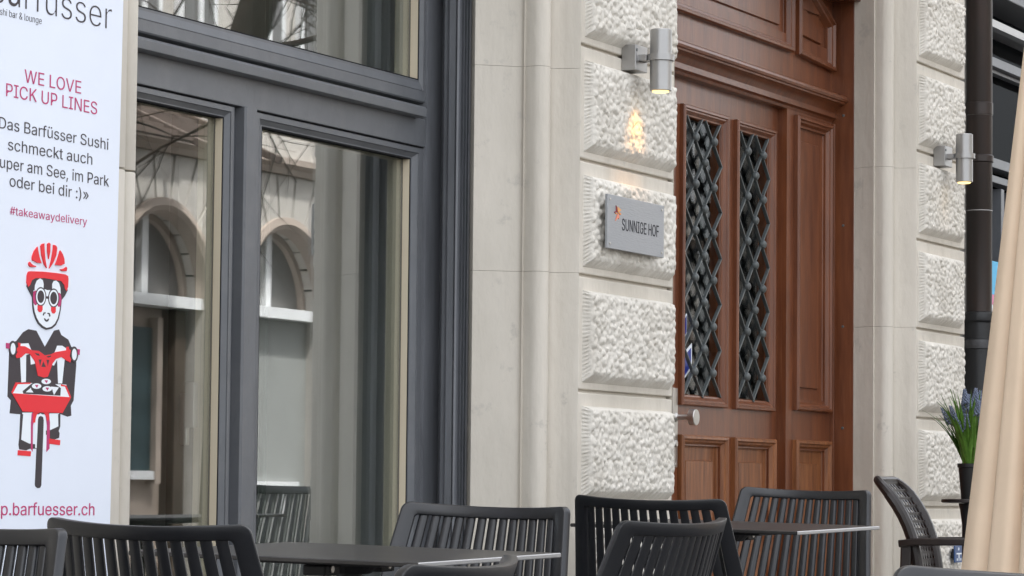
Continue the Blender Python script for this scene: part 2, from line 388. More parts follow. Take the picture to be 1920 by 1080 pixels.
# head fillet under transom board: thin shadow groove
mp0, mp1 = atx(456, .435), atx(478.5, .435)
mu = MB(); mu.plan([(mp0, .52), (mp0, .439), (mp0 + .006, .433), (mp1 - .006, .433), (mp1, .439), (mp1, .52)], .12, 1.920)
mu.build('mullion', M['grey'], win)
def sash(x0, x1, z0, z1, yf, wl, wr, wb, wt, sub=None):
    """casement with a bevelled face; different rail widths are made by two rings"""
    s_ = MB()
    A = rect(x0, x1, z0, z1)
    I = rect(x0 + wl, x1 - wr, z0 + wb, z1 - wt)
    def lerp(t, y): return [(a[0] + (c[0] - a[0]) * t, y, a[1] + (c[1] - a[1]) * t) for a, c in zip(A, I)]
    s_.loops([lerp(0, .52), lerp(0, yf + .004), lerp(.06, yf), lerp(.50, yf), lerp(.52, yf + .005), lerp(.55, yf + .003), lerp(.90, yf + .0145), lerp(1, yf + .0145), lerp(1, .52)])
    so = s_.build('casement_frame' if sub is None else sub, M['grey'], win)
    # gasket
    gk = MB(); L = [[(x, y, z) for x, z in inset(I, d)] for d, y in ((0, yf + .015), (.004, yf + .015), (.004, GY))]
    gk.loops(L); gk.build('gasket', M['black'], so)
    bd = MB()
    for k, (xa, xb) in enumerate(((I[0][0] + .001, I[0][0] + .006), (I[1][0] - .006, I[1][0] - .001))):
        bd.box(xa, xb, yf + .017, GY - .0035, I[0][1], I[2][1])
    cb = bd.build('glazing_bead', M['cream'], so); 
    gl = MB(); gl.box(I[0][0] - .01, I[1][0] + .01, GY - .003, GY + .003, I[0][1] - .01, I[2][1] + .01)
    gl.build('glass_pane', M['glass'], so)
    # inner reveal of the sash
    ir = MB(); L = [[(x, y, z) for x, z in inset(I, d)] for d, y in ((-.005, GY + .006), (.004, GY + .006), (.004, GY + .055), (-.02, GY + .055))]
    ir.loops(L); ir.build('inner_frame', M['cream'], so)
    for ch in so.children: pass
    return so, I
sz0 = .14
rs, RI = sash(mp1 + .004, bx + .004, sz0, 1.917, .452, atx(485, .47) - mp1 - .004, bx + .004 - atx(770, .462), .10, .036)
ls, LI = sash(fl + .004, mp0 - .034, sz0, 1.917, .452, .05, (mp0 - .034) - atx(418, .462), .10, .033)
us, UI = sash(fl + .004, bx + .004, 2.066, 3.0, .448, .06, bx + .004 - atx(781, .462), .073, .06)
# children were built in world coordinates relative to the window root: fix the grandchildren offsets
st = MB(); st.box(mp0 - .036, mp0 - .001, .47, .52, .12, 1.92); st.build('rebate', M['grey'], win)
hd = MB(); hd.box(fl, bx, .44, .52, 3.0, TOP); hd.build('head_board', M['grey'], win)
sl = MB(); sl.profx([(.52, .05), (.36, .05), (.36, .105), (.365, .112), (.52, .13)], fl, bx); sl.build('sill', M['grey'], win, bevel=.002)
bt = MB(); bt.box(fl, bx, .46, .52, -.3, .05); bt.build('base_board', M['grey'], win)
hx = LI[1][0] - .05
hn = MB(); hn.box(hx - .012, hx + .012, GY + .02, GY + .05, .98, 1.11); hn.box(hx - .009, hx + .009, GY + .045, GY + .07, .93, 1.08)
hn.build('window_handle', M['steel'], win, bevel=.003)
for o in win.children_recursive:
    if o.parent is not win: pass

# room behind the glass
rm = MB(); rm.box(-3.4, -.9, .53, 4.2, -.4, 3.35); rm.f = [f for f in rm.f if True]
me = rm; 
# open the street side of the room box
rm.f = [f for f in rm.f if not all(abs(rm.v[i][1] - .53) < 1e-6 for i in f)]; rm.m = [0] * len(rm.f)
tag(rm.build('shop_room', M['room']), 'dim room seen through the shop window', 'room')
cu = MB(); L = []
for k in range(49):
    x = -1.75 + k * .011; y = .95 + .028 * math.sin(k * 1.15) + .01 * math.sin(k * .4); L.append([(x, y, -.1), (x, y + .005, 3.1), (x, y + .012, 3.1), (x, y + .007, -.1)])
cu.loops(L, True, True, True)
tag(cu.build('backdrop', mat('grey_green_backdrop', (.13, .14, .12), .9, .1), smooth=True), 'grey green curtain added inside for the dark bands mirrored in the shop window', 'backdrop')  # added folds behind the glass, standing in for the mirrored jamb bands

# ================================================================== door
LY, FY = .392, .352
def dx(px): return atx(px, LY)
def dfx(px): return atx(px, FY)
door = thing('panelled_door', 'tall brown panelled wooden door with two latticed lights and a panelled surround', 'door', (1.3, .37, .12))
dl0, dl1 = .74, dx(1466)
lx = [(dx(1281), dx(1350)), (dx(1382), dx(1440))]
lz0, lz1 = 1.178, 2.254
fr = .044
# leaf: stiles and rails round the two lights and two lower panels
leaf = MB()
def wallgrid(b, x0, x1, z0, z1, holes, y0, y1):
    """slab with rectangular openings, as one closed grid"""
    xs = sorted({x0, x1, *[h[0] for h in holes], *[h[1] for h in holes]}); zs = sorted({z0, z1, *[h[2] for h in holes], *[h[3] for h in holes]})
    inh = lambda x, z: any(h[0] < x < h[1] and h[2] < z < h[3] for h in holes)
    for i in range(len(xs) - 1):
        for k in range(len(zs) - 1):
            xm, zm = (xs[i] + xs[i + 1]) / 2, (zs[k] + zs[k + 1]) / 2
            if inh(xm, zm): continue
            a, c, d, e = xs[i], xs[i + 1], zs[k], zs[k + 1]
            b.add([(a, y0, d), (c, y0, d), (c, y0, e), (a, y0, e)], [(0, 1, 2, 3)]); b.add([(a, y1, d), (c, y1, d), (c, y1, e), (a, y1, e)], [(3, 2, 1, 0)])
            for (p, q, nx_, nz_) in (((a, d), (a, e), a - 1e-4, zm), ((c, d), (c, e), c + 1e-4, zm), ((a, d), (c, d), xm, d - 1e-4), ((a, e), (c, e), xm, e + 1e-4)):
                if inh(nx_, nz_) or not (x0 < nx_ < x1 and z0 < nz_ < z1):
                    b.add([(p[0], y0, p[1]), (q[0], y0, q[1]), (q[0], y1, q[1]), (p[0], y1, p[1])], [(0, 1, 2, 3)])
plz0, plz1 = .22, 1.030
lows = [(dx(1282) - .046, dx(1355) + .03, plz0, plz1), (dx(1380) - .05, dx(1452), plz0, plz1)]
lows = [(lx[0][0] - .045, lx[0][1] + .05, plz0, plz1), (lx[1][0] - .055, lx[1][1] + .055, plz0, plz1)]
holes = [(a - .002, c + .002, lz0, lz1) for a, c in lx] + [(a + .04, c - .04, plz0 + .04, plz1 - .04) for a, c, _, _ in lows]
wallgrid(leaf, dl0, dl1, .10, 2.395, holes, LY, LY + .045)
lf = leaf.build('door_leaf', M['wood'], door)
MOULD = [(0, LY + .001), (0, LY - .016), (.004, LY - .021), (.013, LY - .022), (.017, LY - .016), (.022, LY - .016), (.034, LY - .004), (.040, LY - .003), (.044, LY + .006), (.044, LY + .0155)]
for a, c in lx:
    r = MB(); r.ring(rect(a - .044, c + .044, lz0 - .036, lz1 + .04), [(d, y) for d, y in MOULD]); r.build('light_moulding', M['wood'], lf)
PAN = [(0, LY + .001), (0, LY - .018), (.005, LY - .024), (.014, LY - .025), (.019, LY - .016), (.026, LY - .014), (.042, LY + .012), (.048, LY + .014), (.095, LY + .016), (.099, LY + .006), (.102, LY + .006)]
for a, c, z0, z1 in lows:
    r = MB(); r.ring(rect(a, c, z0, z1), PAN, fill=True); r.build('lower_panel', M['woodlow'], lf)
# glass and lattice grilles
for a, c in lx:
    gl = MB(); gl.box(a - .001, c + .001, LY + .016, LY + .020, lz0 + .001, lz1 - .001); gl.build('glass_pane', M['doorglass'], lf)
    gr = MB(); wd = c - a; hx_ = wd / 4; cxs = [a + hx_, a + 2 * hx_, a + 3 * hx_]
    per = .181; zt = lz1 - .075
    yb = LY - .002
    def clipbar(p, q, y, half):
        # clip the bar p-q to the light
        (xa, za), (xb, zb) = p, q
        t0, t1 = 0., 1.
        for lo, hi, s, d in ((a, c, xa, xb - xa), (lz0, lz1, za, zb - za)):
            if abs(d) < 1e-9: continue
            u, v = sorted(((lo - s) / d, (hi - s) / d)); t0, t1 = max(t0, u), min(t1, v)
        if t1 - t0 > .02:
            f0 = (xa + (xb - xa) * t0, y, za + (zb - za) * t0); f1 = (xa + (xb - xa) * t1, y, za + (zb - za) * t1)
            gr.bar([f0, f1], half, .0072, (zb - za, 0, -(xb - xa)))
    for k in range(-4, 12):
        z = zt - k * per
        clipbar((a - hx_ * 0, z + per / 2 * 1), (a + 4 * hx_, z + per / 2 - 2 * per), yb, .0032)
        clipbar((a, z + per / 2), (a + 4 * hx_, z + per / 2 + 2 * per), yb + .0005, .0032)
    for k in range(8):
        for q, cx in enumerate(cxs):
            z = zt - k * per - (per / 2 if q == 1 else 0)
            if z > lz0 + .012: gr.lathe([(.0185, .004), (.0185, .010), (.016, .0165), (.009, .022), (.001, .0235)], (cx, yb, z), 12, True, axis='-y')
    gr.build('lattice_grille', M['iron'], lf, smooth=True)
# sticker behind the left light
sk = MB(); sx, szz = lx[0][0] + .075, 1.30
yk = LY + .0135
sk.plate([(sx - .055, szz - .075), (sx + .05, szz - .01), (sx + .05, szz + .085), (sx - .055, szz + .03)], yk, yk + .002, 0)
sk.plate([(sx - .043, szz - .057), (sx + .040, szz - .003), (sx + .040, szz + .067), (sx - .043, szz + .022)], yk - .001, yk + .0005, 1)
sk.plate([(sx - .05, szz + .085), (sx + .0, szz + .12), (sx + .0, szz + .2), (sx - .05, szz + .165)], yk, yk + .002, 0)
sk.plate([(sx - .045, szz + .097), (sx - .006, szz + .125), (sx - .006, szz + .188), (sx - .045, szz + .16)], yk - .001, yk + .0005, 1)
sk.build('sticker', [M['white'], M['deepblue']], lf)
# fixed frame: post, side panels, head
side = MB()
sx0, sx1 = dfx(1488), dfx(1553)
LNX = 2.552
pan = (sx0 - .004, sx1 - .002)
wallgrid(side, dfx(1474.5), LNX, .10, 2.47, [(pan[0] + .04, pan[1] - .04, 1.20, 2.33), (pan[0] + .04, pan[1] - .04, .26, .99)], FY, FY + .06)
side.box(dl1 + .001, dfx(1474.5) - .001, FY + .020, FY + .06, .10, 2.40)
side.build('side_frame', M['wood'], door)
P2_ = [(d, y + FY - LY) for d, y in PAN]
r = MB(); r.ring(rect(pan[0], pan[1], 1.153, 2.374), P2_, True); r.build('side_panel', M['wood'], door)
r = MB(); r.ring(rect(pan[0], pan[1], .22, 1.032), P2_, True); r.build('side_panel', M['woodlow'], door)
side2 = MB(); wallgrid(side2, .20, .735, .10, 2.47, [(.28, .65, 1.20, 2.33), (.28, .65, .26, .99)], FY, FY + .06); side2.build('side_frame', M['wood'], door)
for z0, z1, mm in ((1.153, 2.374, 'wood'), (.22, 1.032, 'woodlow')):
    r = MB(); r.ring(rect(.24, .69, z0, z1), P2_, True); r.build('side_panel', M[mm], door)
hd = MB(); hd.box(.736, dfx(1474.5) - .001, FY + .001, FY + .06, 2.402, 2.47)
hd.build('head_rail', M['wood'], door, bevel=.003)
# cornice over the door
cz = 2.49
co = MB()
co.profx([(.40, cz + .012), (.288, cz + .010), (.280, cz + .004), (.278, cz - .006), (.282, cz - .015), (.290, cz - .018), (.292, cz - .024), (.312, cz - .030), (.330, cz - .044), (.338, cz - .058), (.338, cz - .066), (.330, cz - .068), (.330, cz - .082), (.346, cz - .088), (.352, cz - .098), (.40, cz - .098)], .20, LNX - .001)
co.build('cornice', M['wood'], door, smooth=True, angle=25)
# overdoor panels
od = MB(); wallgrid(od, .20, LNX, 2.4705, 3.297, [(.62, 1.99, 2.70, 3.0), (2.14, 2.48, 2.70, 2.83)], FY - .002, FY + .06)
od.build('overdoor_board', M['wood'], door)
P3 = [(0, FY), (0, FY - .022), (.005, FY - .029), (.016, FY - .030), (.022, FY - .020), (.030, FY - .018), (.045, FY + .010), (.052, FY + .012), (.10, FY + .014), (.104, FY + .003), (.108, FY + .003)]
r = MB(); r.ring(rect(.56, 2.034, 2.625, 3.05), P3, True); r.build('overdoor_panel', M['wood'], door)
r = MB(); r.ring([(2.094, 2.625), (2.530, 2.605), (2.530, 2.815), (2.30, 2.92), (2.094, 2.98)], P3, True); r.build('overdoor_panel', M['wood'], door)
# lining on the right jamb and the head
ln = MB(); ln.box(LNX, LNX + .02, .252, .44, .05, 3.297); ln.box(LNX - .012, LNX - .0005, .335, .36, .05, 2.385); ln.build('lining', M['wood'], door, bevel=.003)
hs = MB(); hs.plate([(.05, 2.955), (2.55, 2.905), (2.55, 3.297), (.05, 3.297)], .22, .36); hs.build('head_lining', M['wood'], door, bevel=.004)
for z in (2.42, 1.95, 1.52, 1.09):
    sc = MB(); sc.lathe([(.006, -.001), (.006, .002), (.003, .003)], (LNX, .30, z), 8, axis='-y')
    sc.v = [(LNX - (.30 - v[1]) - .0005, .30 + (v[0] - LNX), v[2]) for v in sc.v]; sc.build('screw', M['iron'], door)
# lock plate and knob
pl = MB(); px1 = atx(1272, LY - .004); pl.box(px1 - .05, px1, LY - .006, LY - .0005, .905, 1.205); pl.build('lock_plate', M['steel'], door, bevel=.0015)
kx = px1 - .024; kz = 1.094
kb = MB(); kb.lathe([(.017, 0), (.017, .006), (.0105, .012), (.0105, .055), (.0145, .060), (.030, .0615), (.031, .064), (.031, .085), (.0295, .0875), (.001, .0880)], (kx, LY - .005, kz), 28, axis='-y'); kb.build('door_knob', M['steel'], door, smooth=True)
cy = MB(); cy.lathe([(.013, 0), (.013, .006), (.011, .008), (.001, .008)], (kx, LY - .005, .995), 16, axis='-y'); cy.lathe([(.005, 0), (.005, .002)], (kx + .006, LY - .006, .915), 10, axis='-y'); cy.build('lock_cylinder', M['steel'], door, smooth=True)
th = MB(); th.box(.05, 2.62, -.12, .44, -.3, .098); tag(th.build('door_step', M['stone'], bevel=.006), 'stone step under the brown panelled door', 'step')
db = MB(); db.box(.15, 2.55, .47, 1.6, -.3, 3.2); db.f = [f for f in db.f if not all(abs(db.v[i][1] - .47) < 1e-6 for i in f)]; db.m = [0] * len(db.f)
db.box(.96, 1.0, .9, .93, -.2, 3.0, 1); db.box(1.42, 1.58, 1.1, 1.13, .3, 2.8, 1); db.box(1.86, 1.9, .9, .93, -.2, 3.0, 1)  # pale strips added in place of upright reflections in the door glass
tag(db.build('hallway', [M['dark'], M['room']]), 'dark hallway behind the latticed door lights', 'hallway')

# ================================================================== wall lamps
def lamp(label, bx_, by, zc, lit):
    t = thing('wall_lamp', label, 'wall lamp', (bx_, by, zc), 'cylinder wall lamps beside the door')
    b = MB(); b.box(-.05, .05, -.052, 0, -.040, .046); wb_ = b.build('wall_box', M['alu'], t, bevel=.002, local=True)
    b = MB(); b.lathe([(.0055, .050), (.0055, .0535)], (-.042, -.001, .028), 8, axis='-y')
    b.build('screw', M['iron'], wb_, local=True)
    b = MB(); b.box(-.030, .030, -.082, -.050, -.008, .013)
    b.build('arm', M['alu'], t, bevel=.0015, local=True)
    n = 24; rg = MB(); ri, ro = .0375, .046
    cyy = -.122
    rg.loops([[(r_ * math.cos(2 * PI * k / n), cyy + r_ * math.sin(2 * PI * k / n), z) for k in range(n)] for r_, z in ((ri, -.008), (ro, -.008), (ro, .013), (ri, .013), (ri, -.008))])
    rg.build('clamp_ring', M['alu'], t, local=True, smooth=True)
    c = MB(); c.lathe([(.030, .098), (.0335, .098), (.0365, .095), (.0365, -.108), (.0345, -.110), (.030, -.110), (.030, -.098), (.001, -.098)], (0, cyy, 0), 32, cap=True)
    lb_ = c.build('lamp_body', M['alu'], t, smooth=True, local=True)
    l_ = MB(); l_.lathe([(.028, -.1), (.028, -.113), (.020, -.1155), (.001, -.116)], (0, cyy, 0), 24); l_.build('lens', M['glow'], lb_, smooth=True, local=True)
    sd = bpy.data.lights.new('lamp_light', 'SPOT'); sd.energy = lit; sd.color = (1, .45, .06); sd.spot_size = math.radians(66); sd.spot_blend = 1; sd.shadow_soft_size = .04
    so = bpy.data.objects.new('lamp_light', sd); COL.objects.link(so); so.parent = t; so.location = (0, cyy + .01, -.125)
    so.rotation_euler = (math.radians(33), 0, 0)
    return t
lamp('aluminium cylinder lamp glowing above the metal nameplate', -.440, -.001, 2.262, .75)
lamp('aluminium cylinder lamp in front of the drainpipe, right of the door', 2.905, -.001, 2.263, .02)

# ================================================================== lettering helper
GLYPHS = {}
_gm = {}
def glyph_mesh(ch, thin):
    """filled outline of one glyph; overlapping contours are filled one by one"""
    if (ch, thin) in _gm: return _gm[ch, thin]
    def area(sp): 
        p = [(q[2], q[3]) for q in sp]; return sum(p[i][0] * p[(i + 1) % len(p)][1] - p[(i + 1) % len(p)][0] * p[i][1] for i in range(len(p)))
    def box_(sp): xs = [q[2] for q in sp]; ys = [q[3] for q in sp]; return min(xs), max(xs), min(ys), max(ys)
    sps = GLYPHS[ch][1]; V, F = [], []
    if sps:
        sg = area(max(sps, key=lambda q: abs(area(q)))) > 0
        outer = [q for q in sps if (area(q) > 0) == sg]; inner = [q for q in sps if (area(q) > 0) != sg]
        for o_ in outer:
            b = box_(o_); grp = [o_] + [h for h in inner if b[0] <= box_(h)[0] and box_(h)[1] <= b[1] and b[2] <= box_(h)[2] and box_(h)[3] <= b[3]]
            cu_ = bpy.data.curves.new('glyph', 'CURVE'); cu_.dimensions = '2D'; cu_.fill_mode = 'BOTH'; cu_.resolution_u = 4; cu_.offset = thin
            for sp in grp:
                k = cu_.splines.new('BEZIER'); k.bezier_points.add(len(sp) - 1); k.use_cyclic_u = True
                for bpnt, q in zip(k.bezier_points, sp):
                    bpnt.handle_left_type = bpnt.handle_right_type = 'FREE'
                    bpnt.handle_left = (q[0], q[1], 0); bpnt.co = (q[2], q[3], 0); bpnt.handle_right = (q[4], q[5], 0)
            o = bpy.data.objects.new('tmp', cu_); COL.objects.link(o)
            dg = bpy.context.evaluated_depsgraph_get(); dg.update()
            me = bpy.data.meshes.new_from_object(o.evaluated_get(dg)); n = len(V)
            V += [(a.co.x, a.co.y, outer.index(o_)) for a in me.vertices]; F += [tuple(v + n for v in p.vertices) for p in me.polygons]
            bpy.data.objects.remove(o); bpy.data.curves.remove(cu_); bpy.data.meshes.remove(me)
    _gm[ch, thin] = (V, F)
    return V, F
def text_mesh(s, thin=0.0):
    V, F = [], []; x = 0.0
    for ch in s:
        v, f = glyph_mesh(ch, thin); n = len(V)
        V += [(a + x, b, g_) for a, b, g_ in v]; F += [tuple(k + n for k in p) for p in f]; x += GLYPHS[ch][0]
    return V, F
CAPH = None
